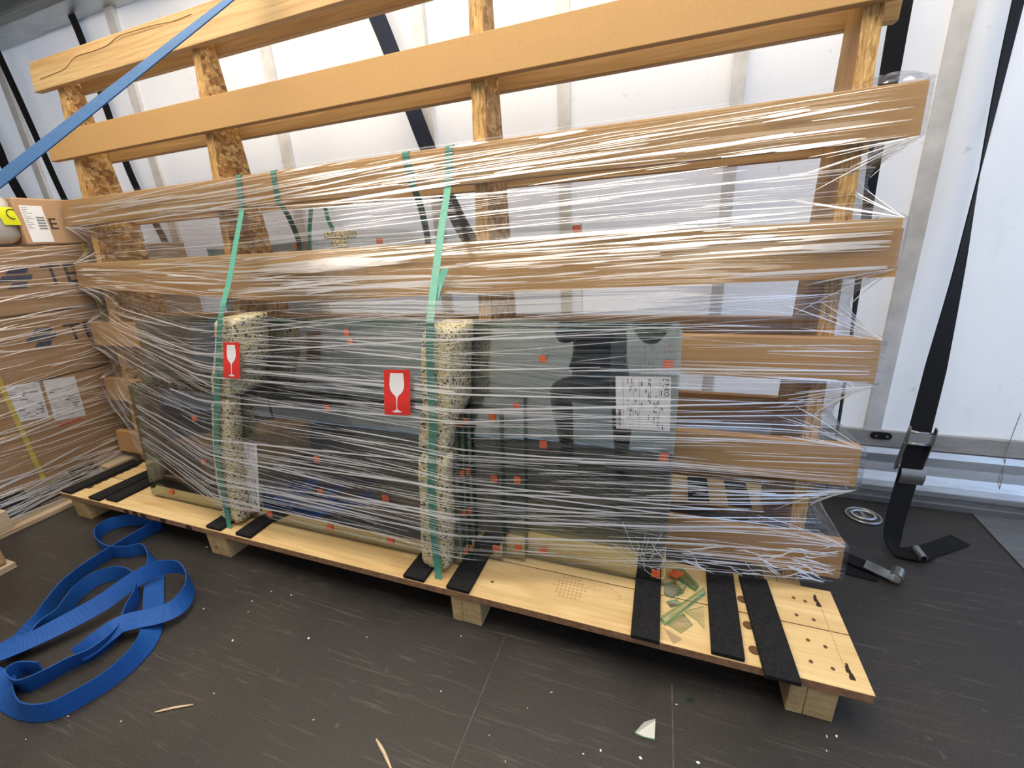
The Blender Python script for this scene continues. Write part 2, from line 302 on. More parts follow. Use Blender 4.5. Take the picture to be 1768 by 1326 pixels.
# ------------------------------------------------------------------ mesh helpers
ORG = {}
class MB:
    def __init__(s): s.v = []; s.f = []; s.mi = []; s.uv = {}
    def add(s, vs, fs, mi=0):
        b = len(s.v); s.v += [Vector(p) for p in vs]
        for f in fs: s.f.append([i + b for i in f]); s.mi.append(mi)
        return b
    def hexa(s, p, mi=0, sides=None):       # p: 4 bottom (ccw from above), 4 top
        fs = [(3, 2, 1, 0), (4, 5, 6, 7), (0, 1, 5, 4), (1, 2, 6, 5), (2, 3, 7, 6), (3, 0, 4, 7)]
        b = s.add(p, fs, mi)
        if sides:
            for k, v in sides.items(): s.mi[len(s.mi) - 6 + k] = v
        return s
    def box(s, a, b, mi=0, sides=None):
        x0, y0, z0 = a; x1, y1, z1 = b
        return s.hexa([(x0, y0, z0), (x1, y0, z0), (x1, y1, z0), (x0, y1, z0), (x0, y0, z1), (x1, y0, z1), (x1, y1, z1), (x0, y1, z1)], mi, sides)
    def prism(s, poly, vec, mi=0, side_mi=None):
        n = len(poly); vec = Vector(vec); P = [Vector(p) for p in poly]
        b = s.add(P + [p + vec for p in P], [list(range(n))[::-1], list(range(n, 2 * n))], mi)
        for i in range(n):
            j = (i + 1) % n; s.f.append([b + i, b + j, b + n + j, b + n + i]); s.mi.append(mi if side_mi is None else side_mi)
        return s
    def loft(s, rings, closed=True, caps=True, mi=0):
        n = len(rings[0]); b = len(s.v)
        for r in rings: s.v += [Vector(p) for p in r]
        for i in range(len(rings) - 1):
            for j in range(n if closed else n - 1):
                k = (j + 1) % n
                s.f.append([b + i*n + j, b + i*n + k, b + (i+1)*n + k, b + (i+1)*n + j]); s.mi.append(mi)
        if caps and closed:
            s.f.append([b + j for j in range(n)][::-1]); s.mi.append(mi)
            e = b + (len(rings) - 1) * n; s.f.append([e + j for j in range(n)]); s.mi.append(mi)
        return s
    def tube(s, pts, r, n=8, mi=0):
        pts = [Vector(p) for p in pts]; rings = []; up = Vector((0, 0, 1))
        for i, p in enumerate(pts):
            d = (pts[min(i+1, len(pts)-1)] - pts[max(i-1, 0)]).normalized()
            a = d.cross(up); a = a.normalized() if a.length > 1e-4 else Vector((1, 0, 0))
            c = a.cross(d).normalized(); rr = r[i] if isinstance(r, (list, tuple)) else r
            rings.append([p + rr * (math.cos(t) * a + math.sin(t) * c) for t in (2*math.pi*k/n for k in range(n))])
        return s.loft(rings, True, True, mi)
    def ribbon(s, pts, sides, w, th, mi=0):     # woven band: centre line, side vectors, full width, thickness
        pts = [Vector(p) for p in pts]; L = 0
        rings = []
        b0 = len(s.v); f0 = len(s.f)
        for i, p in enumerate(pts):
            d = (pts[min(i+1, len(pts)-1)] - pts[max(i-1, 0)]).normalized()
            sd = Vector(sides[i] if isinstance(sides, list) else sides); sd = (sd - d * sd.dot(d)).normalized(); nn = d.cross(sd).normalized()
            hw = (w[i] if isinstance(w, list) else w) / 2
            rings.append([p + sd*hw + nn*th/2, p - sd*hw + nn*th/2, p - sd*hw - nn*th/2, p + sd*hw - nn*th/2])
        s.loft(rings, True, True, mi)
        for i in range(len(pts)):
            if i: L += (pts[i] - pts[i-1]).length
            for k in range(4): s.uv[b0 + i*4 + k] = (L, 0.0 if k in (0, 3) else 1.0)
        return s
    def build(s, name, mats, parent=None, origin=None, smooth=False, bevel=0.0, seg=2, kind=None, label=None):
        if parent is not None: org = ORG[parent.name]
        elif origin is not None: org = Vector(origin)
        else:
            org = Vector((sum(v.x for v in s.v), sum(v.y for v in s.v), 0)) / max(1, len(s.v)); org.z = min(v.z for v in s.v)
        me = bpy.data.meshes.new(name); me.from_pydata([v - org for v in s.v], [], s.f)
        for mm in (mats if isinstance(mats, (list, tuple)) else [mats]): me.materials.append(M[mm])
        me.polygons.foreach_set('material_index', s.mi)
        if smooth: me.polygons.foreach_set('use_smooth', [True] * len(s.f))
        if s.uv:
            uvl = me.uv_layers.new(name='UVMap')
            for lp in me.loops: uvl.data[lp.index].uv = s.uv.get(lp.vertex_index, (0, 0))
        bm = bmesh.new(); bm.from_mesh(me)
        if kind != 'open': bmesh.ops.recalc_face_normals(bm, faces=bm.faces)
        bm.to_mesh(me); bm.free(); me.update()
        o = bpy.data.objects.new(name, me); col.objects.link(o)
        if parent is not None: o.parent = parent
        else: o.location = org
        ORG[o.name] = org
        if bevel:
            md = o.modifiers.new('bevel', 'BEVEL'); md.width = bevel; md.segments = seg; md.limit_method = 'ANGLE'; md.angle_limit = 0.6
        if kind in ('stuff', 'structure'): o['kind'] = kind
        if label: o['label'] = label
        return o
def thing(name, loc, label, cat, group=None):
    o = bpy.data.objects.new(name, None); col.objects.link(o); o.location = loc; o.empty_display_size = 0.1
    ORG[o.name] = Vector(loc); return tag(o, label, cat, group)
def tag(o, label, cat, group=None):
    o['label'] = label; o['category'] = cat
    if group: o['group'] = group
    return o
def struct(o): o['kind'] = 'structure'; return o
def catmull(pts, n=8):
    pts = [Vector(p) for p in pts]; out = []
    for i in range(len(pts) - 1):
        p0 = pts[max(i-1, 0)]; p1 = pts[i]; p2 = pts[i+1]; p3 = pts[min(i+2, len(pts)-1)]
        for k in range(n):
            t = k / n
            out.append(0.5 * ((2*p1) + (p2-p0)*t + (2*p0-5*p1+4*p2-p3)*t*t + (3*p1-p0-3*p2+p3)*t**3))
    out.append(pts[-1]); return out
def text_mb(txt, size, origin, ex, ey, depth=0.0006, mi=0, mb=None, align='LEFT'):
    cu = bpy.data.curves.new('t', 'FONT'); cu.body = txt; cu.size = size; cu.extrude = 0.0; cu.align_x = align
    o = bpy.data.objects.new('t', cu); col.objects.link(o)
    dg = bpy.context.evaluated_depsgraph_get(); me = bpy.data.meshes.new_from_object(o.evaluated_get(dg))
    mb = mb or MB(); ex = Vector(ex).normalized(); ey = Vector(ey).normalized(); og = Vector(origin)
    mb.add([og + ex*v.co.x + ey*v.co.y for v in me.vertices], [list(p.vertices) for p in me.polygons], mi)
    bpy.data.objects.remove(o); bpy.data.curves.remove(cu); bpy.data.meshes.remove(me)
    return mb

# ------------------------------------------------------------------ setting
XL, XR = -6.0, 2.5
WY = 1.753; FY = -0.85; ZR = 2.42
MB().box((XL, FY, -0.05), (XR, WY + 0.05, 0.0)).build('floor', 'floor', kind='structure')
fl = bpy.data.objects['floor']
M['joint'] = mat_plain('floor_joint', (0.085, 0.078, 0.070), 0.7, 0, 0.5, 40)
for p0, p1 in (((780, 1326), (872, 1098)), ((1166, 1326), (1160, 1180))):
    a = onz(*p0, 0); b = onz(*p1, 0)
    MB().prism([(a.x - 0.0012, a.y - 0.2, 0.0), (a.x + 0.0012, a.y - 0.2, 0.0), (b.x + 0.001, b.y, 0.0), (b.x - 0.001, b.y, 0.0)], (0, 0, 0.0004)).build('floor_joint', 'joint', parent=fl)
m = MB(); R = random.Random(77)
for k in range(46):
    x = R.uniform(-1.3, 0.9); y = R.uniform(0.2, 0.75); a = R.uniform(0, 3.1); L = R.uniform(0.0008, 0.003); w = R.uniform(0.0005, 0.0009); c, s_ = math.cos(a), math.sin(a)
    m.prism([(x + c*L - s_*w, y + s_*L + c*w, 0.0), (x - c*L - s_*w, y - s_*L + c*w, 0.0), (x - c*L + s_*w, y - s_*L - c*w, 0.0), (x + c*L + s_*w, y + s_*L - c*w, 0.0)], (0, 0, 0.0012))
m.build('floor_dust', 'white', parent=fl, kind='stuff')
# curtain: slightly billowing tarpaulin with thickness
def curtain(name, y, mat, inward, z0=0.0):
    mb = MB(); nx, nz = 90, 22; r = random.Random(3)
    g = []
    for j in range(nz + 1):
        for i in range(nx + 1):
            x = XL + (XR - XL) * i / nx; z = z0 + (ZR - z0) * j / nz
            dy = 0.010 * math.sin(x * 5.3 + 0.6 * z) + 0.006 * math.sin(x * 11.7 + 2.2 * z)
            g.append((x, y + 0.016 + dy * min(1, (z - z0) * 3), z))
    fs = [[j*(nx+1)+i, j*(nx+1)+i+1, (j+1)*(nx+1)+i+1, (j+1)*(nx+1)+i] for j in range(nz) for i in range(nx)]
    mb.add(g, fs)
    return mb.build(name, mat, kind='structure', smooth=True)
wb = curtain('wall_back', WY, 'curtain', -1, 0.0)
for x0, x1, dx in ((0.690, 0.737, 0.02), (0.150, 0.190, 0.0), (-0.420, -0.374, 0.0), (-0.980, -0.932, 0.0), (-1.745, -1.690, 0.0), (-2.66, -2.60, 0), (-3.71, -3.65, 0), (-4.6, -4.54, 0), (1.28, 1.33, 0)):
    m = MB(); n = 18; rings = []
    for i in range(n + 1):
        z = 0.265 + (ZR - 0.265) * i / n
        rings.append([(x0 + dx*(1-z), WY - 0.008, z), (x1 + dx*(1-z), WY - 0.008, z), (x1 + dx*(1-z), WY + 0.012, z), (x0 + dx*(1-z), WY + 0.012, z)])
    m.loft(rings).build('seam_strip', 'seam', parent=wb)
wf = curtain('wall_front', FY - 0.03, 'curtain_far', 1, 0.0)
MB().box((XL - 0.05, FY, 0), (XL, WY + 0.05, ZR)).build('wall_left', 'curtain_far', kind='structure')
MB().box((XL, FY, ZR), (XR, WY + 0.05, ZR + 0.03)).build('ceiling', 'curtain_far', kind='structure')
# bottom rail, tape band and base strip of the curtain side
m = MB(); prof = [(WY + 0.01, 0.208), (WY - 0.012, 0.206), (WY - 0.020, 0.185), (WY - 0.016, 0.150), (WY - 0.020, 0.115), (WY - 0.034, 0.085), (WY - 0.040, 0.060), (WY - 0.032, 0.040), (WY - 0.024, 0.030), (WY - 0.024, 0.004), (WY + 0.01, 0.004)]
m.loft([[(x, y, z) for y, z in prof] for x in (XL, XR)]).build('trim_1', 'alu', kind='structure', bevel=0.004)
MB().box((XL, WY - 0.010, 0.210), (XR, WY + 0.006, 0.268)).build('trim_2', 'tape', kind='structure')
MB().box((XL, WY - 0.052, 0.0), (XR, WY - 0.026, 0.026)).build('trim_3', 'floorplate', kind='structure', bevel=0.003)
# roof rail along the curtain
m = MB(); prof = [(WY + 0.02, 2.15), (WY - 0.10, 2.17), (WY - 0.12, 2.19), (WY - 0.12, 2.21), (WY - 0.06, 2.22), (WY - 0.05, 2.30), (WY - 0.13, 2.32), (WY - 0.13, 2.36), (WY + 0.02, 2.40)]
m.loft([[(x, y, z) for y, z in prof] for x in (XL, XR)]).build('trim_4', 'galv', kind='structure', bevel=0.003)
m = MB(); m.tube([(XL, WY - 0.22, 2.26), (XR, WY - 0.22, 2.26)], 0.022, 12).build('trim_5', 'galv', kind='structure', smooth=True)
MB().prism([(1.045, 1.70, 0.0015), (1.028, 1.42, 0.0015), (0.985, 0.72, 0.0015), (2.45, 0.72, 0.0015), (2.45, 1.70, 0.0015)], (0, 0, 0.002)).build('trim_6', 'floorplate', kind='structure')
# wavy joint line in the rail
pts = [ony(px, py, WY - 0.028) for px, py in ((1768, 716), (1745, 778), (1731, 830), (1714, 872))]
for p, yy in zip(pts, (WY - 0.014, WY - 0.014, WY - 0.024, WY - 0.036)): p.y = yy
m = MB(); m.tube(catmull(pts, 6), 0.0013, 6).build('trim_7', 'tape', kind='structure', smooth=True)

# ------------------------------------------------------------------ A-frame rack
K = 0.1144; SB = 1.0596; SZ0 = 0.1316; PIT = 0.2539; SH = 0.1017; SXL = -2.4456; SXR = 0.4555
DZ = 0.109; DY0 = 0.778; DY1 = 1.0515; DXL = -2.312; DXR = 0.4328
YB = lambda z: 1.455 - 0.07 * z           # rear edge of the uprights
SF = lambda z: SB + K * z                 # front face of the front slats
rack = thing('a_frame_rack', (-0.93, 1.25, 0), 'long pale wooden A-frame glass rack with brown slats on a low pallet', 'rack')
# deck planks, two in front and two behind, sides show the darker ply edge
for y0, y1 in ((DY0, 0.9195), (0.9215, DY1), (1.36, 1.51), (1.512, 1.655)):
    MB().box((DXL, y0, DZ - 0.022), (DXR, y1, DZ), 0, {2: 1, 0: 0}).build('deck_plank', ['deck', 'plyedge'], parent=rack, bevel=0.0015)
for x0, x1 in ((0.293, 0.379), (-0.511, -0.424), (-1.468, -1.375), (-2.262, -2.172)):
    st = MB(); st.box((x0, 0.783, 0.0), (x0 + (x1-x0)*0.36, 1.65, DZ - 0.0222)); s1 = st.build('stringer', 'block', parent=rack, bevel=0.002)
    st = MB(); st.box((x0 + (x1-x0)*0.37, 0.7835, 0.0), (x1, 1.65, DZ - 0.0222)); st.build('stringer', 'block', parent=rack, bevel=0.002)
for x0, x1 in ((-2.345, -2.305), (-1.567, -1.532), (-0.538, -0.498), (0.337, 0.372)):
    zt = 1.735; z0 = 0.0875
    f = lambda z: SF(z) + 0.0252
    poly = [(x0, f(z0), z0), (x0, 1.358, z0), (x0, 1.358, DZ + 0.001), (x0, YB(DZ), DZ + 0.001), (x0, YB(zt), zt), (x0, f(zt), zt)]
    up = MB().prism(poly, (x1 - x0, 0, 0), 0)
    # front edge shows layered board, side faces board grain
    o = up.build('upright', ['osb' if x0 < 0 else 'plyside', 'osb_edge'], parent=rack, bevel=0.001)
    for pl in o.data.polygons:
        if pl.normal.y < -0.8: pl.material_index = 1
front_mat = ['mdf2', 'mdf', 'mdf', 'spruce', 'mdf', 'mdf', 'spruce']     # from the bottom slat upwards
for i in range(7):
    z0 = SZ0 + PIT * i; z1 = z0 + SH
    if i == 6: z1 = z0 + 0.079
    x0 = SXL + RND.uniform(-0.006, 0.006); x1 = SXR + RND.uniform(-0.006, 0.004)
    m = MB(); th = 0.025
    m.hexa([(x0, SF(z0), z0), (x1, SF(z0), z0), (x1, SF(z0) + th, z0), (x0, SF(z0) + th, z0), (x0, SF(z1), z1), (x1, SF(z1), z1), (x1, SF(z1) + th, z1), (x0, SF(z1) + th, z1)])
    m.build('front_slat', front_mat[i], parent=rack, bevel=0.002)
z0 = SZ0 + PIT * 6 + 0.081; z1 = z0 + 0.026
m = MB(); m.hexa([(SXL - 0.008, SF(z0) + 0.006, z0), (SXR, SF(z0) + 0.006, z0), (SXR, SF(z0) + 0.025, z0), (SXL - 0.008, SF(z0) + 0.025, z0), (SXL - 0.008, SF(z1) + 0.006, z1), (SXR, SF(z1) + 0.006, z1), (SXR, SF(z1) + 0.025, z1), (SXL - 0.008, SF(z1) + 0.025, z1)])
m.build('top_batten', 'spruce', parent=rack, bevel=0.002)
m = MB(); pts = []
for px, py in ((70, 136), (90, 128), (112, 118), (130, 98), (160, 88), (185, 78), (205, 62), (235, 52), (262, 44), (300, 36), (330, 24)):
    r = _ray(px, py); t_ = (SB + K * CAM_Z) / (r[1] - K * r[2]); pts.append((r[0]*t_, r[1]*t_ - 0.0002, CAM_Z + r[2]*t_))
m.tube(catmull(pts, 5), 0.0022, 6).build('resin_crack', 'stamp', parent=rack, smooth=True)
# thin brown facing strip of slat four, bowed away from the plank behind it
xs = [SXL + (SXR - SXL) * i / 60 for i in range(61)]
def lerp_tab(t, x):
    for (a, va), (b, vb) in zip(t, t[1:]):
        if x <= b: u = max(0, min(1, (x - a) / (b - a))); return va + (vb - va) * u
    return t[-1][1]
ft = [(SXL, 0.992), (-1.9, 0.962), (-1.45, 0.936), (-1.1, 0.926), (-0.7, 0.945), (-0.2, 0.958), (0.2, 0.968), (SXR, 0.974)]
rings = []
for x in xs:
    zt = lerp_tab(ft, x); zb = zt - 0.098; bow = 0.055 * math.exp(-((x + 1.12) / 0.20) ** 2)
    rings.append([(x, SF(zb) - 0.0065, zb), (x, SF(zb) - 0.0005, zb), (x, SF(zt) - 0.0005 - bow, zt), (x, SF(zt) - 0.0065 - bow, zt)])
MB().loft(rings).build('facing_strip', 'mdf2', parent=rack)
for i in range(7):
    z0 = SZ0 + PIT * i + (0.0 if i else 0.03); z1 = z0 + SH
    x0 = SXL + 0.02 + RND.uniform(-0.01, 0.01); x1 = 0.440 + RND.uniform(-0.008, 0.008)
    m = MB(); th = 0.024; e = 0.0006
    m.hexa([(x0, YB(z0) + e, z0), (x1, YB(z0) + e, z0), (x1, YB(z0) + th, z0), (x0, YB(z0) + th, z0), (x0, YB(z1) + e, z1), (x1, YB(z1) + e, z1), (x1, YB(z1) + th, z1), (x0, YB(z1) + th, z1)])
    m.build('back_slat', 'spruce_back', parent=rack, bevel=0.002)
def disc(p, r, up, mat, name, parent, n=14, h=0.0008, stretch=1.0):
    up = Vector(up).normalized(); a = up.orthogonal().normalized() if abs(up.z) < 0.9 else Vector((1, 0, 0)); c = up.cross(a)
    p = Vector(p); poly = [p + r * (math.cos(t) * a * stretch + math.sin(t) * c) for t in (2*math.pi*k/n for k in range(n))]
    return MB().prism(poly, up * h).build(name, mat, parent=parent)
for x, y in ((0.222, 0.962), (0.224, 0.884), (0.227, 0.818)): disc((x, y, DZ), 0.0115, (0, 0, 1), 'hole', 'drilled_hole', rack)
for x, y in ((0.342, 1.003), (0.366, 0.999), (0.336, 0.948), (0.370, 0.944), (0.343, 0.880), (0.374, 0.872), (0.335, 0.824), (0.373, 0.819), (-1.795, 0.957), (-0.407, 0.837), (-0.012, 0.95)):
    disc((x, y, DZ), 0.0042, (0, 0, 1), 'hole', 'screw_hole', rack, 9)
for x, y, l in ((0.392, 1.005, 0.030), (0.402, 0.818, 0.030)):
    m = MB()
    for k in range(5):
        yy = y - l/2 + l*k/4; m.box((x - 0.004 + 0.002*math.sin(k*2), yy, DZ), (x + 0.004 + 0.002*math.cos(k), yy + l/4.2, DZ + 0.0012))
    m.build('staple_gouge', 'burn', parent=rack)
MB().box((0.3955, 0.835, DZ), (0.397, 0.99, DZ + 0.0005)).build('strap_mark', 'stamp', parent=rack)
# burnt line beside the left pads
m = MB(); pa = onz(150, 843, DZ); pb = onz(238, 804, DZ)
for k in range(26):
    t = k / 25; p = pa.lerp(pb, t); w = 0.006 + 0.003 * math.sin(k * 1.7) + (0.008 if k < 2 else 0)
    m.box((p.x - w, p.y, DZ), (p.x + w, p.y + (pb.y - pa.y) / 24, DZ + 0.0012))
m.build('burnt_line', 'burn', parent=rack)
# dark stamps on the deck edge
for px in (213, 228, 242, 277, 322):
    pp = ony(px, 841 + (px - 105) * 0.268, DY0); MB().box((pp.x - 0.014, DY0 - 0.0008, DZ - 0.021), (pp.x + 0.014, DY0 + 0.0002, DZ - 0.002)).build('edge_stamp', 'burn', parent=rack)
# shoe-sole print on the deck
m = MB()
for i in range(7):
    for j in range(9):
        p = Vector((-0.245 + 0.0105*j, 0.842 + 0.0105*i, DZ))
        if (i - 3)**2 / 12 + (j - 4)**2 / 17 < 1: m.box((p.x, p.y, DZ), (p.x + 0.006, p.y + 0.006, DZ + 0.0004))
for i in range(9):
    a = i * 0.35; m.box((-0.115 + 0.045*math.cos(a) - 0.004, 0.875 + 0.03*math.sin(a), DZ), (-0.115 + 0.045*math.cos(a) + 0.006, 0.878 + 0.03*math.sin(a), DZ + 0.0004))
m.build('sole_print', 'stamp', parent=rack, kind='stuff')

# ------------------------------------------------------------------ rubber strips on the deck
PADS = [(-2.302, -2.235, 0.781, 1.045, 'black rubber strip along the far left end of the rack deck'),
        (-2.118, -2.050, 0.781, 1.030, 'black rubber strip just right of the dark burnt line on the deck'),
        (-2.035, -1.968, 0.795, 1.035, 'black rubber strip third from the left end of the rack deck'),
        (-1.452, -1.383, 0.782, 1.045, 'black rubber strip left of the left foam post base'),
        (-1.312, -1.245, 0.782, 1.045, 'black rubber strip right of the left foam post base'),
        (-0.655, -0.588, 0.779, 1.045, 'black rubber strip left of the right foam post base'),
        (-0.518, -0.450, 0.778, 1.045, 'black rubber strip right of the right foam post base'),
        (-0.034, 0.030, 0.770, 1.045, 'black rubber strip under the broken right corner of the large glass pane'),
        (0.137, 0.203, 0.780, 1.048, 'black rubber strip between the glass shards and the drilled holes'),
        (0.236, 0.302, 0.755, 1.038, 'rightmost black rubber strip overhanging the deck front, beside the screw holes'),
        (0.108, 0.174, 1.37, 1.645, 'black rubber strip on the rear deck, left of two seen below slat six'),
        (0.234, 0.302, 1.37, 1.645, 'black rubber strip on the rear deck, right of two seen below slat six')]
for i, (x0, x1, y0, y1, lab) in enumerate(PADS):
    sk = RND.uniform(-0.006, 0.006)
    if i == 9: sk = -0.014
    m = MB(); m.hexa([(x0, y0, DZ + 0.0005), (x1, y0, DZ + 0.0005), (x1 + sk, y1, DZ + 0.0005), (x0 + sk, y1, DZ + 0.0005), (x0, y0, DZ + 0.012), (x1, y0, DZ + 0.012), (x1 + sk, y1, DZ + 0.012), (x0 + sk, y1, DZ + 0.012)])
    tag(m.build('rubber_strip', 'rubber', bevel=0.002), lab, 'rubber strip', 'rubber strips on the rack deck')

# ------------------------------------------------------------------ glass panes
GZ = DZ + 0.0125
def pane(b, xl, xr, zt, th, label, group='glass panes leaning on the front slats', coated=False):
    m = MB(); y = lambda z: b + K * z
    m.hexa([(xl, y(GZ), GZ), (xr, y(GZ), GZ), (xr, y(GZ) + th, GZ), (xl, y(GZ) + th, GZ), (xl, y(zt), zt), (xr, y(zt), zt), (xr, y(zt) + th, zt), (xl, y(zt) + th, zt)], 0, {0: 1, 1: 1 if zt > 0.7 else 0, 3: 1, 5: 1, 4: 2 if coated else 0})
    o = m.build('glass_sheet', ['glass', 'glass_edge', 'coating'])
    tag(o, label, 'glass', group); return o
def spacer(o, b, x, z, w=0.018, h=0.018, th=0.0028):
    y = lambda zz: b + K * zz - 0.0002
    z0 = z - h/2; z1 = z + h/2
    m = MB(); m.hexa([(x - w/2, y(z0) - th, z0), (x + w/2, y(z0) - th, z0), (x + w/2, y(z0), z0), (x - w/2, y(z0), z0), (x - w/2, y(z1) - th, z1), (x + w/2, y(z1) - th, z1), (x + w/2, y(z1), z1), (x - w/2, y(z1), z1)])
    m.build('cork_spacer', 'orange', parent=o)
TH = 0.011
pA = pane(0.985, -1.930, 0.030, 0.785, TH, 'rearmost tall glass pane, nearest the brown slats', coated=True)
pB = pane(0.960, -1.915, 0.034, 0.780, TH, 'tall green edged glass pane second from the slats')
pC = pane(0.935, -1.900, 0.037, 0.776, TH, 'tall broken glass pane carrying the white delivery label at its right edge')
pD = pane(0.918, -1.890, -0.343, 0.594, TH, 'shorter glass pane whose right edge reaches furthest right of the short panes')
pE = pane(0.901, -1.880, -0.405, 0.565, TH, 'shorter glass pane with its right edge between foam post and longest short pane')
pF = pane(0.884, -1.880, -0.487, 0.562, TH, 'fourth short pane from the front, edge just right of the right foam post', coated=True)
pG = pane(0.868, -1.875, -0.500, 0.560, TH, 'second short pane from the front of the stack by the right foam post')
pH = pane(0.852, -1.870, -0.512, 0.558, TH, 'frontmost glass pane of the stack, behind both foam posts')
for z in (0.762, 0.728, 0.700): 
    bb = {0.762: 0.985, 0.728: 0.960, 0.700: 0.935}[z]; oo = {0.762: pA, 0.728: pB, 0.700: pC}[z]
    spacer(oo, bb, -0.294, z); spacer(oo, bb, 0.010, z, 0.024)
for z in (0.468, 0.146): spacer(pC, 0.935, -0.292, z, 0.020, 0.020)
for z in (0.471, 0.146): spacer(pC, 0.935, 0.014, z, 0.022, 0.020)
for z in (0.575, 0.365, 0.155): spacer(pD, 0.918, -0.362, z)
for z in (0.548, 0.368, 0.152): spacer(pE, 0.901, -0.425, z)
for z in (0.535, 0.39, 0.27, 0.150): spacer(pF, 0.884, -0.500, z); spacer(pG, 0.868, -0.510, z)
for x, z in ((-1.745, 0.150), (-1.335, 0.145), (-1.245, 0.145), (-0.985, 0.145), (-0.752, 0.145), (-0.757, 0.285), (-1.006, 0.266), (-1.003, 0.378), (-0.94, 0.548), (-1.535, 0.462), (-1.53, 0.30)):
    spacer(pH, 0.852, x, z, 0.022, 0.018)
for x, z in ((-0.90, 0.728), (-0.91, 0.755), (-1.47, 0.735), (-1.46, 0.70)): spacer(pC, 0.935, x, z)

# paper labels stuck on panes (printed sideways)
def sheet(parent, b, x0, x1, z0, z1, print_it=True, tilt=0.0, name='delivery_label', fine=True, brand=None, seed=1, shx=0.0):
    y = lambda z, d=0.0: b + K * z - d
    R = random.Random(seed)
    def P(u, v, d):
        x = x0 + (x1 - x0) * u + tilt * (v - 0.5) * (x1 - x0) + shx * (v - 0.5); z = z0 + (z1 - z0) * v - tilt * (u - 0.5) * (z1 - z0) * 0.8; return Vector((x, y(z, d), z))
    m = MB(); m.hexa([P(0, 0, 0.0007), P(1, 0, 0.0007), P(1, 0, 0.0001), P(0, 0, 0.0001), P(0, 1, 0.0007), P(1, 1, 0.0007), P(1, 1, 0.0001), P(0, 1, 0.0001)])
    lab = m.build(name, 'paper', parent=parent, label='white printed label sheet')
    if not print_it: return lab
    pm = MB()
    def bar(u0, u1, v0, v1): pm.hexa([P(u0, v0, 0.0011), P(u1, v0, 0.0011), P(u1, v0, 0.0008), P(u0, v0, 0.0008), P(u0, v1, 0.0011), P(u1, v1, 0.0011), P(u1, v1, 0.0008), P(u0, v1, 0.0008)])
    for u in (0.14, 0.33, 0.44, 0.80): bar(u, u + 0.004, 0.04, 0.96)            # ruled lines
    rows = [0.855, 0.83, 0.765, 0.735, 0.70, 0.63, 0.60, 0.55, 0.51, 0.475, 0.40, 0.365, 0.29, 0.26, 0.22]
    for u in rows:
        v = 0.96
        while v > 0.1:
            L = R.uniform(0.02, 0.10)
            if R.random() < 0.5: bar(u, u + 0.017, v - L, v)
            v -= L + R.uniform(0.02, 0.16)
    v = 0.05
    while v < 0.36:                                                             # barcode
        L = R.choice((0.006, 0.012, 0.02)); bar(0.045, 0.10, v, v + L); v += L + R.choice((0.006, 0.012))
    bar(0.015, 0.028, 0.08, 0.30)
    if brand:
        c = P(0.89, 0.965, 0.0011); ey = (P(1, .5, 0) - P(0, .5, 0)); ex = -(P(.5, 1, 0) - P(.5, 0, 0))
        text_mb(brand, 0.0155, c, ex, ey, mb=pm)
    pm.build('print', 'ink', parent=lab, kind='open'); return lab
sheet(pA, 0.985, -0.122, 0.000, 0.690, 0.768, seed=2)
sheet(pB, 0.960, -0.126, 0.004, 0.595, 0.742, seed=3)
sheet(pC, 0.9350, -0.106, 0.021, 0.535, 0.668, tilt=-0.05, brand='FINEO', seed=4)
sheet(pH, 0.852, -1.365, -1.272, 0.150, 0.400, seed=6, shx=0.035)
sheet(pG, 0.868, -1.350, -1.235, 0.240, 0.545, seed=7, shx=0.05)
# cracks running through the broken corner
ck = MB(); R = random.Random(5)
for k in range(26):
    x = R.uniform(-0.06, 0.03); z = R.uniform(0.130, 0.20); a = R.uniform(0, 6.28); L = R.uniform(0.02, 0.09)
    pts = []
    for i in range(5):
        t = i / 4; xx = min(0.034, max(-0.33, x + L * t * math.cos(a) + R.uniform(-0.003, 0.003))); zz = max(0.125, z + L * t * abs(math.sin(a))); pts.append((xx, 0.935 + K * zz - 0.0012, zz))
    ck.tube(pts, 0.0005, 4)
ck.build('crack', 'crackmat', parent=pC, kind='stuff')

# rear pane on the far side of the rack
def rear_pane():
    yb = lambda z: YB(z) + 0.030
    m = MB(); xl, xr, zt, th = -1.95, -0.272, 1.030, 0.02
    m.hexa([(xl, yb(GZ), GZ), (xr, yb(GZ), GZ), (xr, yb(GZ) + th, GZ), (xl, yb(GZ) + th, GZ), (xl, yb(zt), zt), (xr, yb(zt), zt), (xr, yb(zt) + th, zt), (xl, yb(zt) + th, zt)], 0, {0: 1, 1: 1, 3: 1, 5: 1})
    o = tag(m.build('glass_sheet', ['shard', 'glass_edge']), 'clear glass pane leaning on the far side of the rack, seen between the slats', 'glass', 'glass panes behind the rack')
    for x in (-1.43, -1.03, -0.285):
        mm = MB(); mm.box((x - 0.014, yb(1.01) - 0.0275 + 0.0262, 1.003), (x + 0.014, yb(1.01) - 0.0003, 1.025)).build('cork_spacer', 'orange', parent=o)
    return o
rear_pane()
yb = YB(1.0) + 0.03
m = MB(); m.box((-1.262, yb - 0.03, 1.032), (-1.165, yb + 0.05, 1.058)); m.box((-1.235, yb - 0.03, 0.998), (-1.165, yb - 0.006, 1.032))
tag(m.build('foam_block', 'foam', bevel=0.006), 'grey speckled foam saddle on the top edge of the rear pane', 'foam')
m = MB(); m.ribbon([(-1.232, yb - 0.028, 1.16), (-1.222, yb - 0.032, 1.10), (-1.205, yb - 0.034, 1.060)], (1, 0, 0), 0.018, 0.0012)
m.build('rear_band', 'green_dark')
tag(bpy.data.objects['rear_band'], 'short dark strapping band above the foam saddle of the rear pane', 'strapping band')

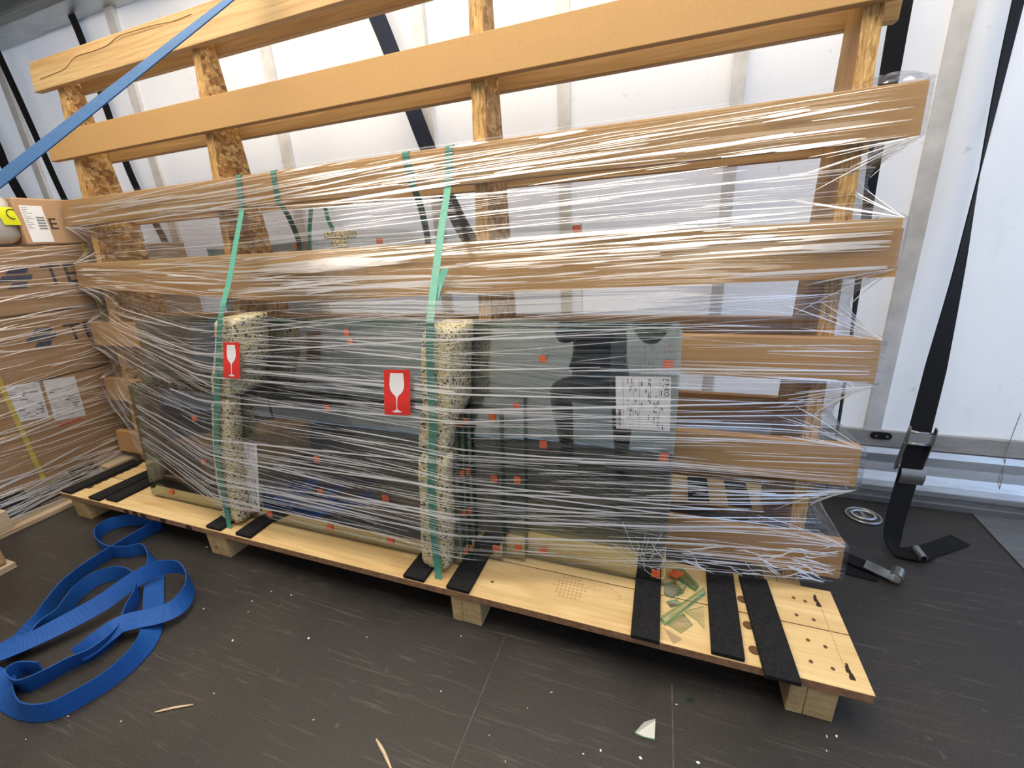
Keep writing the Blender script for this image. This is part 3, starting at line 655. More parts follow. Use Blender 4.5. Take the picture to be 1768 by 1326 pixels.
# ------------------------------------------------------------------ foam posts
def foam(rows, label, seed):
    """rows: (x_left, x_right, y_front, y_back, z) from the bottom up"""
    R = random.Random(seed); rings = []
    N = 22
    for i in range(N + 1):
        t = i / N; z = rows[0][4] + (rows[-1][4] - rows[0][4]) * t
        for a, b in zip(rows, rows[1:]):
            if z <= b[4] + 1e-6: u = (z - a[4]) / (b[4] - a[4]); r = [a[k] + (b[k] - a[k]) * u for k in range(4)]; break
        wob = [0.0035 * math.sin(t * 9 + seed + k) + R.uniform(-0.0012, 0.0012) for k in range(4)]
        x0, x1, y0, y1 = r[0] + wob[0], r[1] + wob[1], r[2] + abs(wob[2]) * 0.5, r[3]
        c = 0.006 + (0.010 if i in (0, N) else 0)
        ins = 0.006 if i in (0, N) else 0
        x0 += ins; x1 -= ins; y0 += ins
        rings.append([(x0, y1, z), (x0, y0 + c, z), (x0 + c*0.4, y0 + c*0.3, z), (x0 + c, y0, z), ((x0+x1)/2, y0 + 0.005, z), (x1 - c, y0, z), (x1 - c*0.4, y0 + c*0.3, z), (x1, y0 + c, z), (x1, y1, z)])
    o = MB().loft(rings).build('foam_post', 'foam', smooth=True)
    tag(o, label, 'foam', 'speckled foam edge protectors strapped over the glass'); return o
FB = lambda z: 0.852 + K * z - 0.0014         # front of the front panes
FT = lambda z: 0.935 + K * z - 0.0014         # front of the tall panes
FF = lambda z: 0.803 + K * z                  # front of the foam
ZF0 = DZ + 0.014
foam([(-1.416, -1.334, FF(0.123) - 0.004, FB(ZF0), ZF0), (-1.406, -1.322, FF(.38), FB(0.38), 0.38), (-1.370, -1.286, FF(.56), FB(0.56), 0.56)], 'lower speckled foam post of the left pair, standing on the deck', 1)
foam([(-1.368, -1.278, FF(.567), FT(0.567), 0.567), (-1.330, -1.240, FF(.68), FT(0.68), 0.68), (-1.298, -1.210, FF(.82) + 0.008, FT(0.79), 0.815)], 'upper speckled foam post of the left pair, behind the red sticker', 2)
foam([(-0.612, -0.532, FF(.123), FB(ZF0), ZF0), (-0.612, -0.528, FF(.3) - 0.006, FB(0.3), 0.30), (-0.602, -0.518, FF(.47), FB(0.465), 0.465)], 'lower speckled foam post of the right pair, standing on the deck', 3)
foam([(-0.600, -0.516, FF(.47), FB(0.472), 0.472), (-0.592, -0.508, FF(.56), FB(0.56), 0.56), (-0.590, -0.505, FF(.567), FT(0.567), 0.567), (-0.578, -0.492, FF(.69), FT(0.69), 0.69), (-0.570, -0.487, FF(.80) + 0.006, FT(0.79), 0.800)], 'upper speckled foam post of the right pair, right of the red sticker', 4)

# ------------------------------------------------------------------ green strapping bands
def band(pts, w, mat, label, sub=8, buckle=None, tail=None):
    P = catmull(pts, sub); m = MB(); m.ribbon(P, (1, 0, 0), w, 0.0011)
    o = m.build('strapping_band', mat)
    tag(o, label, 'strapping band', 'green strapping bands holding the glass to the rack')
    if buckle is not None:
        b = Vector(buckle); m = MB(); m.box((b.x - 0.011, b.y - 0.0035, b.z - 0.013), (b.x + 0.011, b.y + 0.0005, b.z + 0.013)); m.build('seal', mat, parent=o, bevel=0.001)
    if tail: m = MB(); m.ribbon(catmull(tail, 4), (1, 0, 0), w * 0.9, 0.0011); m.build('band_tail', mat, parent=o)
    return o
o3 = SF(1.2)
band([(-1.405, SF(1.25) + 0.012, 1.251), (-1.406, SF(1.249) - 0.003, 1.249), (-1.407, SF(1.22) - 0.004, 1.22), (-1.409, SF(1.18) - 0.005, 1.18), (-1.41, SF(1.15) - 0.007, 1.15), (-1.398, 1.168, 1.125), (-1.352, 1.083, 1.03), (-1.295, 0.983, 0.92), (-1.252, FF(.82) - 0.002, 0.825), (-1.286, FF(.70) - 0.007, 0.70), (-1.330, FF(.56) - 0.006, 0.56), (-1.372, FF(.38) - 0.006, 0.38), (-1.378, FF(.2) - 0.006, 0.20), (-1.372, FF(.13) - 0.010, 0.125), (-1.372, FF(.11) - 0.012, 0.1105)],
     0.021, 'green', 'green strapping band over the left foam post', buckle=(-1.306, FF(.635) - 0.009, 0.635))
band([(-0.597, SF(1.25) + 0.012, 1.251), (-0.598, SF(1.249) - 0.003, 1.249), (-0.601, SF(1.22) - 0.004, 1.22), (-0.604, SF(1.18) - 0.005, 1.18), (-0.606, SF(1.15) - 0.007, 1.15), (-0.603, 1.168, 1.125), (-0.586, 1.083, 1.03), (-0.562, 0.983, 0.92), (-0.541, FF(.81) - 0.002, 0.812), (-0.545, FF(.70) - 0.006, 0.70), (-0.548, FF(.56) - 0.006, 0.56), (-0.562, FF(.40) - 0.008, 0.40), (-0.564, FF(.25) - 0.009, 0.25), (-0.558, FF(.14) - 0.009, 0.14), (-0.557, FF(.11) - 0.012, 0.1105)],
     0.0215, 'green', 'green strapping band over the right foam post', buckle=(-0.537, FF(.815) - 0.006, 0.805), tail=[(-0.538, FF(.82) - 0.010, 0.815), (-0.545, 0.955, 0.885), (-0.532, 0.985, 0.935)])
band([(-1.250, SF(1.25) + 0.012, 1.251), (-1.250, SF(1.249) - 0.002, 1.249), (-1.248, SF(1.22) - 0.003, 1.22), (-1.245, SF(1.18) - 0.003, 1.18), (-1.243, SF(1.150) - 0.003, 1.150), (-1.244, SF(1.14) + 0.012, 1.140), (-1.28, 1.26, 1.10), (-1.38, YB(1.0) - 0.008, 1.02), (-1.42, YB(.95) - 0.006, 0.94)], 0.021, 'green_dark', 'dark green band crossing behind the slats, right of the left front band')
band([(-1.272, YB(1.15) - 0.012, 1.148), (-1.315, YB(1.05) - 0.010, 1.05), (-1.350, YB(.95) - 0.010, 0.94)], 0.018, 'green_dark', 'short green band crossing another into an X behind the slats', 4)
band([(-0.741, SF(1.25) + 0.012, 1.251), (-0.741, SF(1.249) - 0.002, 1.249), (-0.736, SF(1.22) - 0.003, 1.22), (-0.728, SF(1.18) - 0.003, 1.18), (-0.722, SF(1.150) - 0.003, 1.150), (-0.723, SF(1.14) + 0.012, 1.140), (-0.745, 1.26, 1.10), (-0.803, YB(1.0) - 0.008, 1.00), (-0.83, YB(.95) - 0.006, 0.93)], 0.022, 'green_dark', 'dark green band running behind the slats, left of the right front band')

# ------------------------------------------------------------------ stretch film around the rack
def slat_gap(z):           # 0 on a slat, up to 1 midway between two slats
    t = (z - SZ0) / PIT; i = math.floor(t); u = (t - i) * PIT
    if u <= SH or z > SZ0 + 4*PIT + SH: return 0.0
    return math.sin(math.pi * (u - SH) / (PIT - SH))
def hull_pts(z):
    g = slat_gap(z); k = max(0.0, min(1.0, (0.975 - z) / 0.15)); w = k * k * (3 - 2 * k)
    S = SF(z) - 0.009
    pts = [(SXL - 0.006 + 0.055 * g, S + 0.03 * g), (SXR + 0.006 - 0.07 * g, S + 0.03 * g)]
    t = (z - 0.13) / 0.69; xl = -1.41 + 0.125 * t; t2 = (z - 0.13) / 0.67; xr = -0.614 + 0.045 * t2
    def q(x, y): pts.append((x, S + (y - S) * w))
    q(-1.93, 0.865 + K*z if z < 0.58 else 0.92 + K*z)
    q(xl - 0.004, FF(z) - 0.016); q(xl + 0.104, FF(z) - 0.016)
    q(xr - 0.004, FF(z) - 0.018); q(xr + 0.100, FF(z) - 0.018)
    q(0.041, 0.930 + K*z)
    return pts
def lower_hull(pts):
    pts = sorted(pts); h = []
    for p in pts:
        while len(h) >= 2 and (h[-1][0]-h[-2][0])*(p[1]-h[-2][1]) - (h[-1][1]-h[-2][1])*(p[0]-h[-2][0]) <= 0: h.pop()
        h.append(p)
    return h
_hc = {}
def film_y(x, z):
    key = round(z, 3)
    if key not in _hc: _hc[key] = lower_hull(hull_pts(key))
    h = _hc[key]; x = max(h[0][0], min(h[-1][0], x))
    g = slat_gap(z)
    for a, b in zip(h, h[1:]):
        if x <= b[0]:
            u = (x - a[0]) / max(1e-6, b[0] - a[0]); y = a[1] + (b[1] - a[1]) * u; break
    else: y = h[-1][1]
    if z > 0.8: y += 0.012 * g * min(1, (z - 0.8) / 0.15)
    bow = 0.055 * math.exp(-((x + 1.12) / 0.20) ** 2) * math.exp(-((z - 0.93) / 0.05) ** 2)
    return min(y, SF(z) - 0.009 - bow + (0.04 * g))
ZB = [(SXL - 0.01, 0.392), (-1.42, 0.180), (-0.60, 0.190), (-0.30, 0.175), (0.04, 0.165), (SXR + 0.01, 0.124)]
zbot = lambda x: lerp_tab(ZB, x)
ZT = SZ0 + 4*PIT + SH + 0.006
film = thing('stretch_film', (-0.95, 1.05, 0.12), 'clear wrinkled stretch film wound around the lower rack and glass stack', 'stretch film')
def film_sheet():
    mb = MB(); NX, NV = 190, 96; cols = []
    def colm(fx, u):
        c = []
        for j in range(NV + 1):
            p, = fx(j / NV),
            c.append(p)
        cols.append((u, c))
    for i in range(NX + 1):
        s = i / NX
        def f(v, s=s):
            xx = SXL - 0.006 + (SXR - SXL + 0.012) * s; z0 = zbot(xx); z = z0 + (ZT - z0) * v
            h0 = hull_pts(z); xa, xb = h0[0][0], h0[1][0]; x = xa + (xb - xa) * s
            return Vector((x, film_y(x, z), z))
        colm(f, s * 2.9)
    NE = 12
    for i in range(1, NE + 1):           # right end, drawn in between the slats
        s = i / NE
        def f(v, s=s):
            z0 = 0.124 + 0.03 * s; z = z0 + (ZT - z0) * v; g = slat_gap(z); h0 = hull_pts(z)
            a = Vector((h0[1][0], film_y(h0[1][0], z), z)); b = Vector((0.452 - 0.06 * g, YB(z) + 0.030 - 0.02 * g, z))
            p = a.lerp(b, s); p.x -= 0.03 * math.sin(math.pi * s) * (0.3 + g) * 0.6; return p
        colm(f, 2.9 + 0.35 * s)
    for i in range(1, 31):               # rear side
        s = i / 30
        def f(v, s=s):
            z0 = 0.154 + 0.24 * s; z = z0 + (ZT - z0) * v; g = slat_gap(z)
            x = 0.452 - 0.06 * g + (-2.44 - 0.452 + 0.11 * g) * s
            yy = YB(z) + 0.030 + (0.045 * min(1, max(0, (1.06 - z) / 0.1)) * min(1, 4*s, 4*(1-s)))
            return Vector((x, yy, z))
        colm(f, 3.3 + 2.9 * s)
    for i in range(1, NE):               # left end
        s = i / NE
        def f(v, s=s):
            z = 0.394 + (ZT - 0.394) * v; g = slat_gap(z); h0 = hull_pts(z)
            b = Vector((h0[0][0], film_y(h0[0][0], z), z)); a = Vector((-2.432 + 0.05 * g, YB(z) + 0.030, z)); p = a.lerp(b, s)
            p.x += 0.02 * math.sin(math.pi * s) * g; return p
        colm(f, 6.2 + 0.35 * s)
    n = len(cols)
    for u, c in cols:
        b = len(mb.v); mb.v += c
        for j in range(NV + 1): mb.uv[b + j] = (u, j / NV * 1.1)
    for i in range(n - 1):
        for j in range(NV):
            a = i*(NV+1) + j; mb.f.append([a, a + NV + 1, a + NV + 2, a + 1]); mb.mi.append(0)
    return mb.build('film_sheet', 'film', parent=film, smooth=True, kind='open')
film_sheet()
def crease(mb, path, w):
    """a gathered fold: facet whitened and tilted up to carry the reflected streak along a path of (point, up) on the film"""
    rings = []
    n = len(path)
    for i, (p, up, out) in enumerate(path):
        t = i / (n - 1); ww = w * (0.25 + 0.75 * math.sin(math.pi * min(1, max(0, t))) ** 0.5)
        rings.append([p - up * ww/2 + out * ww * 0.30, p + up * ww/2 - out * ww * 0.02])
    mb.loft(rings, False, False)
def strand(mb, x0, L, v0, slope, w):
    path = []; n = max(5, int(L / 0.05))
    x1 = min(SXR - 0.02, x0 + L)
    if x1 - x0 < 0.05: return
    for i in range(n + 1):
        x = x0 + (x1 - x0) * i / n; z0 = zbot(x); z = z0 + (ZT - z0) * v0 + slope * (x - (x0 + x1) / 2)
        if z < z0 + 0.004 or z > ZT - 0.01: 
            if len(path) > 2: break
            path = []; continue
        h0 = hull_pts(z)
        if x < h0[0][0] + 0.004 or x > h0[1][0] - 0.004: 
            if len(path) > 2: break
            path = []; continue
        path.append((Vector((x, film_y(x, z) - 0.0016, z)), Vector((0, K, 1)).normalized(), Vector((0, -1, K)).normalized()))
    if len(path) > 3: crease(mb, path, w)
R = random.Random(21); mb = MB(); mthin = MB()
for k in range(1300):
    v0 = R.random() if k < 1180 else R.uniform(0.62, 1.0); x0 = R.uniform(SXL, SXR - 0.15)
    zz = zbot(x0) + (ZT - zbot(x0)) * v0
    gap = slat_gap(zz) if zz > 0.85 or x0 > 0.04 else 0.0
    if gap > 0.15 and R.random() < 0.62: continue
    if zz < 0.8 and R.random() < 0.12: continue
    if zz > 0.85 and R.random() < 0.12: continue
    onslat = zz > 0.85 and gap < 0.15
    L = R.choice((0.10, 0.16, 0.25, 0.4, 0.6, 0.9)) * R.uniform(0.7, 1.3)
    thin = R.random() < (0.40 if onslat else 0.72)
    w = (R.uniform(0.0012, 0.003) if thin else R.choice((0.0025, 0.0035, 0.005, 0.007)) * R.uniform(0.8, 1.15)) if onslat else (R.uniform(0.0010, 0.0024) if thin else R.choice((0.0016, 0.002, 0.0026, 0.0036)) * R.uniform(0.8, 1.15))
    if v0 > 0.62: sl = R.gauss(0.035, 0.018)
    elif v0 > 0.5: sl = R.choice((R.gauss(0.07, 0.02), R.gauss(-0.05, 0.03)))
    else: sl = R.gauss(-0.02, 0.035) if x0 > -0.3 else R.gauss(-0.035, 0.04)
    strand(mthin if thin else mb, x0, L, v0, sl, w)
for k in range(26):      # a few thick gathered ropes
    strand(mb, R.uniform(SXL, -0.6), R.uniform(0.8, 1.8), R.uniform(0.05, 0.95), R.gauss(0.0, 0.03), R.uniform(0.0035, 0.005))
# fans gathering at slat corners on both ends
for i in range(5):
    for end, sg in ((SXR, -1), (SXL, 1)):
        for topc in (0, 1):
            zc = SZ0 + PIT * i + (SH if topc else 0)
            if sg == 1 and zc < 0.42: continue
            for k in range(8):
                L = R.uniform(0.05, 0.22); dz = R.uniform(0.01, 0.10) * (1 if topc else -1); path = []
                for j in range(6):
                    t = j / 5; x = end + sg * (0.004 + L * t); z = zc + dz * t
                    if z > ZT - 0.01 or z < zbot(x) + 0.002: continue
                    path.append((Vector((x, film_y(x, z) - 0.0018, z)), Vector((0, K, 1)).normalized(), Vector((0, -1, K)).normalized()))
                if len(path) > 3: crease(mb, path, R.uniform(0.0012, 0.0028))
# crumpled film on the lowest slat at the right
for k in range(60):
    x = R.uniform(0.06, 0.40); z = R.uniform(0.14, 0.235); a = R.gauss(-0.35, 0.35); L = R.uniform(0.02, 0.10); path = []
    for j in range(6):
        t = j / 5; xx = x + L * t * math.cos(a); zz = z + L * t * math.sin(a) + 0.002 * R.uniform(-1, 1)
        if xx > 0.445 or zz < zbot(xx) + 0.003: break
        path.append((Vector((xx, film_y(xx, zz) - 0.002, zz)), Vector((0, K, 1)).normalized(), Vector((0, -1, K)).normalized()))
    if len(path) > 3: crease(mb, path, R.uniform(0.0015, 0.004))
mb.build('film_crease', 'crease', parent=film, smooth=False, kind='stuff')
mthin.build('film_crease', 'crease_thin', parent=film, smooth=False, kind='stuff')
# crumpled skirts of loose film on the right end between slats
mb = MB()
for i in range(4):
    z0 = SZ0 + PIT*i + SH; z1 = SZ0 + PIT*(i+1)
    for k in range(16):
        za = R.uniform(z0 + 0.01, z1 - 0.01); s0 = R.uniform(0.05, 0.5); a = R.uniform(-0.9, 0.9); path = []
        for j in range(6):
            t = s0 + (R.uniform(0.2, 0.4)) * j / 5; z = max(z0, min(z1, za + a * 0.1 * j / 5)); g = slat_gap(z); h0 = hull_pts(z)
            A = Vector((h0[1][0], film_y(h0[1][0], z), z)); B = Vector((0.452 - 0.06*g, YB(z) + 0.030, z)); p = A.lerp(B, min(0.95, t)); p.x -= 0.03 * math.sin(math.pi * t) * (0.3 + g) * 0.6
            path.append((p + Vector((0.002, 0, 0)), Vector((0, 0.3, 1)).normalized(), Vector((1, 0, 0))))
        crease(mb, path, R.uniform(0.001, 0.003))
mb.build('end_crease', 'crease', parent=film, kind='stuff')
# loose tuft standing up at the top right corner
tuft = MB(); rings = []
for i in range(9):
    t = i / 8; x = 0.34 + 0.13 * t; zz = ZT - 0.004; hgt = 0.020 * math.sin(math.pi * t) ** 0.7 + 0.003
    rings.append([(x, SF(1.25) - 0.006, zz), (x + 0.004, SF(1.25) + 0.006 + 0.006*math.sin(i*1.9), zz + hgt*0.6), (x, SF(1.25) + 0.018, zz + hgt), (x + 0.006, SF(1.25) + 0.040, zz + hgt * 0.8 + 0.004*math.sin(i*2.7)), (x, YB(1.25) + 0.02, zz)])
tuft.loft(rings, False, False).build('film_tuft', 'film', parent=film, smooth=True, kind='open')

# white film flap over the gap behind the facing strip, imitating its bright reflection
m = MB(); rings = []
for i in range(25):
    t = i / 24; x = -1.40 + 0.66 * t; lens = math.sin(math.pi * t); zt = lerp_tab(ft, x); bow = 0.055 * math.exp(-((x + 1.12) / 0.20) ** 2)
    rings.append([(x, SF(zt) - 0.009 - bow, zt + 0.0015), (x, SF(zt) - 0.006 - bow * 0.6, zt + 0.004 + 0.006 * lens + 0.002*math.sin(i*2.1)), (x, SF(zt + 0.012) - 0.005 - bow * 0.3, zt + 0.004 + 0.018 * lens + 0.002*math.sin(i*3.3)), (x, SF(zt + 0.03) - 0.0035, zt + 0.004 + 0.036 * lens)])
m.loft(rings, False, False).build('film_sheen_flap', 'crease', parent=film, smooth=True, kind='open')
# red wine-glass stickers on the film
def wine_sticker(x, z, w, h, label, tilt=0.0, shear=0.0):
    yc = min(film_y(x + dx, z + dz) for dx in (-w/2, 0, w/2) for dz in (-h/2, 0, h/2)) - 0.0045
    o = Vector((x, 0, z)); c, s = math.cos(tilt), math.sin(tilt)
    def P(u, v, d):
        xx = x + u * c - v * s + shear * v; zz = z + u * s + v * c
        return Vector((xx, yc + K * (zz - z) - d + 0.0015 * math.sin(v * 60) * 0.5, zz))
    m = MB(); rows = []
    n = 10
    front = [[P(-w/2, -h/2 + h*i/n, 0.0006), P(w/2, -h/2 + h*i/n, 0.0006), P(w/2, -h/2 + h*i/n, 0.0), P(-w/2, -h/2 + h*i/n, 0.0)] for i in range(n + 1)]
    m.loft(front); st = m.build('fragile_sticker', 'redink', parent=film, label=label)
    prof = [(0.30, 0.40), (0.31, 0.34), (0.335, 0.25), (0.345, 0.16), (0.32, 0.08), (0.26, 0.02), (0.16, -0.03), (0.07, -0.065), (0.035, -0.11), (0.022, -0.20), (0.018, -0.30), (0.022, -0.345), (0.10, -0.365), (0.24, -0.382), (0.25, -0.392)]
    g = MB(); rings = []
    for u, v in prof: rings.append([P(-u * w * 0.82, v * h * 1.08, 0.0013), P(u * w * 0.82, v * h * 1.08, 0.0013)])
    g.loft(rings, False, False).build('wine_glass_symbol', 'white', parent=st, kind='open')
    g = MB()
    for k in range(5): a = -0.13 + 0.055*k; g.add([P(a*w, -0.445*h, 0.0013), P((a + 0.035)*w, -0.445*h, 0.0013), P((a + 0.035)*w, -0.425*h, 0.0013), P(a*w, -0.425*h, 0.0013)], [(0, 1, 2, 3)])
    g.build('sticker_text', 'white', parent=st, kind='open')
wine_sticker(-1.204, 0.701, 0.066, 0.108, 'red sticker with white wine glass over the left foam post', 0.02, 0.20)
wine_sticker(-0.632, 0.644, 0.078, 0.118, 'red sticker with white wine glass left of the right foam post', 0.05, 0.12)

# ------------------------------------------------------------------ broken glass on deck and floor
def shard(poly, z, th, label, lift=None, mats=('shard', 'shard_edge'), name='glass_shard', group='broken glass pieces'):
    P = [Vector((x, y, z + (lift[i] if lift else 0))) for i, (x, y) in enumerate(poly)]
    m = MB().prism(P, (0, 0, th), 0, 1); o = m.build(name, list(mats)); tag(o, label, 'glass', group); return o
D = DZ + 0.0006
def q(*pp): return [tuple(onz(px, py, DZ)[:2]) for px, py in pp]
shard(q((1140, 1072), (1215, 1026), (1217, 1034), (1148, 1081)), D, 0.012, 'thick green edged bar of broken glass on the deck', lift=[0, 0.012, 0.012, 0])
shard(q((1150, 1078), (1176, 1094), (1196, 1080), (1180, 1060)), D, 0.0025, 'flat clear glass triangle in front of the thick green bar')
shard(q((1182, 1058), (1205, 1075), (1216, 1088), (1214, 1052)), D + 0.0028, 0.0025, 'clear pointed glass sliver right of the thick green bar', lift=[0, 0.0, 0.0, 0.004])
shard(q((1160, 988), (1178, 986), (1206, 1016), (1200, 1022), (1172, 1003)), D, 0.011, 'large green edged shard beside the rubber strip')
shard(q((1146, 1010), (1166, 1006), (1178, 1022), (1160, 1034), (1146, 1026)), D, 0.006, 'clear shard heap piece nearest the pane corner')
shard(q((1170, 1016), (1186, 1012), (1180, 1028), (1168, 1034)), D + 0.006, 0.005, 'small clear shard lying on top of the heap', lift=[0.004, 0, 0, 0])
shard(q((1152, 998), (1166, 990), (1182, 998), (1166, 1006)), D + 0.0118, 0.003, 'orange cork chip on a glass shard', mats=('orange', 'orange'), name='cork_chip', group=None)
shard(q((1150, 1040), (1168, 1036), (1176, 1044), (1158, 1050)), D, 0.003, 'thin flat shard between the heap and the thick green bar')
# glass splinter sheet hanging over the deck edge
m = MB(); pts = [onz(1146, 1085, DZ), onz(1163, 1116, DZ), onz(1178, 1104, DZ)]
m.prism([(pts[0].x, pts[0].y, D), (pts[1].x, DY0 + 0.004, D), (pts[2].x, pts[2].y, D)], (0, 0, 0.0015), 0, 1)
tag(m.build('film_scrap', ['film', 'film'], kind='open'), 'clear film scrap at the deck front edge below the shards', 'film scrap')
def fq(*pp): return [tuple(onz(px, py, 0)[:2]) for px, py in pp]
shard(fq((1096, 1268), (1112, 1252), (1131, 1249), (1130, 1279), (1113, 1276)), 0.0008, 0.006, 'curved glass shard lying on the dark floor in front of the rack', lift=[0, 0.004, 0.008, 0.0, 0])
shard(fq((1182, 1213), (1188, 1207), (1198, 1210), (1194, 1216)), 0.0008, 0.004, 'tiny glass chip on the floor behind the curved shard')
for i, (px, py, lab) in enumerate(((357, 945, 'white crumb on the floor right of the blue strap'), (402, 1107, 'white fleck on the floor left of centre'), (533, 1103, 'pale sliver on the floor below the middle stringer gap'), (1037, 1297, 'pale glass crumb on the floor left of the curved shard'), (1205, 1318, 'white crumb on the floor near the bottom edge'), (1444, 1272, 'white crumb on the floor right of the right stringer'), (1106, 1310, 'tiny pale crumb below the curved shard'))):
    p = onz(px, py, 0); m = MB(); a = i * 1.3; r = 0.0026
    m.prism([(p.x + r*math.cos(a + t)*(1.6 if k % 2 else 0.7), p.y + r*math.sin(a + t), 0.0005) for k, t in enumerate((0, 1.3, 2.6, 4.1, 5.2))], (0, 0, 0.0025))
    tag(m.build('floor_crumb', 'white'), lab, 'crumb', 'crumbs on the floor')
def splinter(p0, p1, r, label):
    a = onz(*p0, 0); b = onz(*p1, 0); a.z = b.z = r + 0.0004; c = a.lerp(b, 0.5); c.y += 0.002
    m = MB(); m.tube([a, a.lerp(c, 0.5), c, c.lerp(b, 0.5), b], [r*0.4, r, r, r*0.9, r*0.5], 6)
    tag(m.build('wood_splinter', 'splinter'), label, 'splinter')
splinter((268, 1231), (334, 1218), 0.0025, 'long thin wood splinter on the floor right of the blue strap')
splinter((650, 1278), (676, 1330), 0.0035, 'pale wood splinter at the bottom edge of the floor')

# ------------------------------------------------------------------ blue ratchet straps
def pile():
    o = thing('blue_strap', (-1.55, 0.5, 0), 'blue ratchet strap lying in loose loops on the floor', 'strap')
    def cp(cx, cy, z, a): 
        p = onz(cx / 3.158, 850 + cy / 3.158, z); return (p, a)
    runs = [
        # outer band: from the flat left end round the front, up and through the loop under the pallet
        [(-60, 1010, .02, 25), (20, 1060, .012, 20), (40, 1130, .016, 50), (120, 1195, .026, 80), (270, 1195, .027, 86), (440, 1115, .027, 86), (600, 1015, .027, 84), (740, 890, .026, 72), (815, 780, .018, 40), (835, 660, .010, 12), (838, 540, .010, 10), (845, 440, .016, 30), (835, 360, .025, 70), (785, 310, .027, 85), (690, 325, .027, 88), (600, 320, .027, 88), (548, 290, .027, 88), (528, 255, .027, 88), (545, 210, .027, 88), (620, 168, .027, 88), (730, 150, .027, 86), (850, 160, .027, 86)],
        [(880, 170, .027, 82), (810, 205, .027, 78), (640, 305, .027, 76), (470, 415, .027, 78), (350, 515, .027, 84), (270, 620, .027, 92), (215, 710, .024, 110), (120, 795, .018, 150), (20, 850, .012, 170), (-90, 910, .012, 180)],
        [(60, 900, .014, 140), (130, 830, .016, 130), (230, 740, .020, 110), (320, 680, .025, 92), (375, 610, .027, 86), (430, 540, .027, 84), (530, 470, .027, 82), (650, 440, .027, 84), (735, 470, .027, 88), (750, 550, .027, 90), (700, 650, .027, 90), (640, 770, .026, 75), (520, 870, .026, 72), (390, 930, .026, 74), (260, 1000, .026, 76), (120, 1060, .026, 84), (50, 1010, .027, 92), (120, 960, .027, 95), (230, 965, .027, 90)],
        [(-90, 910, .034, 10), (20, 870, .036, 15), (180, 800, .040, 25), (380, 700, .046, 40), (560, 600, .052, 55), (700, 500, .056, 62), (820, 430, .056, 78), (920, 405, .052, 88), (990, 415, .048, 92), (1032, 470, .044, 98), (1030, 540, .040, 104), (970, 620, .038, 128), (880, 665, .040, 150), (770, 690, .044, 158), (660, 720, .046, 150), (570, 780, .046, 130), (480, 850, .044, 110), (420, 890, .040, 95)],
    ]
    for run in runs:
        c = [cp(*r) for r in run]; P = catmull([p for p, a in c], 7); A = []
        for i in range(len(c) - 1):
            for k in range(7): A.append(c[i][1] + (c[i+1][1] - c[i][1]) * k / 7)
        A.append(c[-1][1]); S = []
        for i, p in enumerate(P):
            d = P[min(i+1, len(P)-1)] - P[max(i-1, 0)]; d.z = 0; d.normalize(); perp = Vector((-d.y, d.x, 0))
            if perp.y < 0 and False: perp = -perp
            a = math.radians(A[i]); S.append(perp * math.cos(a) + Vector((0, 0, 1)) * math.sin(a))
            p.z = max(p.z, 0.025 * abs(math.sin(a)) + 0.0025)
        MB().ribbon(P, S, 0.050, 0.0028).build('strap_loop', 'blue', parent=o, smooth=False)
pile()
c = Vector((-1.224, 1.150, 1.679)); b = Vector((-1.645, 0.70, 1.213)); dr = b - c; a = c + dr * 3.55; d = c - dr * 0.2
top = SF(1.79)
pts = [a, c + dr * 2, b, b.lerp(c, 0.5), c, d, Vector((-1.10, top + 0.05, 1.812)), Vector((-1.06, YB(1.8) + 0.02, 1.806))]
sd = [Vector((-0.7, 0.1, 0.8)), Vector((-0.7, 0.1, 0.8)), Vector((-0.75, 0.0, 0.8)), Vector((-0.75, 0.2, 0.75)), Vector((-0.7, 0.4, 0.6)), Vector((-0.8, 0.4, 0.5)), Vector((-1, 0.3, 0.1)), Vector((-1, 0.2, 0.1))]
P = catmull(pts, 6); S = []
for i in range(len(sd) - 1):
    for k in range(6): S.append(sd[i].lerp(sd[i+1], k / 6))
S.append(sd[-1])
tag(MB().ribbon(P, S, 0.035, 0.003).build('tension_strap', 'blue_worn'), 'taut blue lashing strap running diagonally over the rack top', 'strap')

# ------------------------------------------------------------------ black straps hanging by the curtain
def hang(pts, sides, w, mat, label, name='hanging_strap', th=0.003):
    P = catmull(pts, 8); S = []
    for i in range(len(sides) - 1):
        for k in range(8): S.append(Vector(sides[i]).lerp(Vector(sides[i+1]), k / 8))
    S.append(Vector(sides[-1]))
    o = MB().ribbon(P, S, w, th).build(name, mat); tag(o, label, 'strap'); return o
hang([(-2.895, WY - 0.035, 2.30), (-2.872, WY - 0.035, 2.20), (-2.855, WY - 0.03, 2.10), (-2.835, WY - 0.03, 1.90), (-2.80, WY - 0.03, 1.44), (-2.70, WY - 0.03, 1.12), (-2.62, WY - 0.04, 0.9)], [(1, 0, 0)] * 7, 0.052, 'black', 'narrow black strap hanging down from the roof rail behind the rack left end')
hang([(-3.60, WY - 0.035, 2.30), (-3.575, WY - 0.035, 2.16), (-3.545, WY - 0.03, 1.92), (-3.50, WY - 0.03, 1.60), (-3.465, WY - 0.03, 1.38), (-3.40, WY - 0.03, 1.1)], [(1, 0, 0)] * 6, 0.058, 'black', 'narrow black strap on the curtain left of the rack, above the carton stack')
p0 = ony(-20, 225, WY - 0.03); p1 = ony(15, 300, WY - 0.03); p2 = ony(60, 380, WY - 0.03)
pu = p0 + (p0 - p2) * 2.2; pu.z = min(pu.z, 2.3)
hang([pu, p0, p1, p2], [(1, 0, 0)] * 4, 0.10, 'black', 'black strap at the far left edge of the picture, below the blue strap')
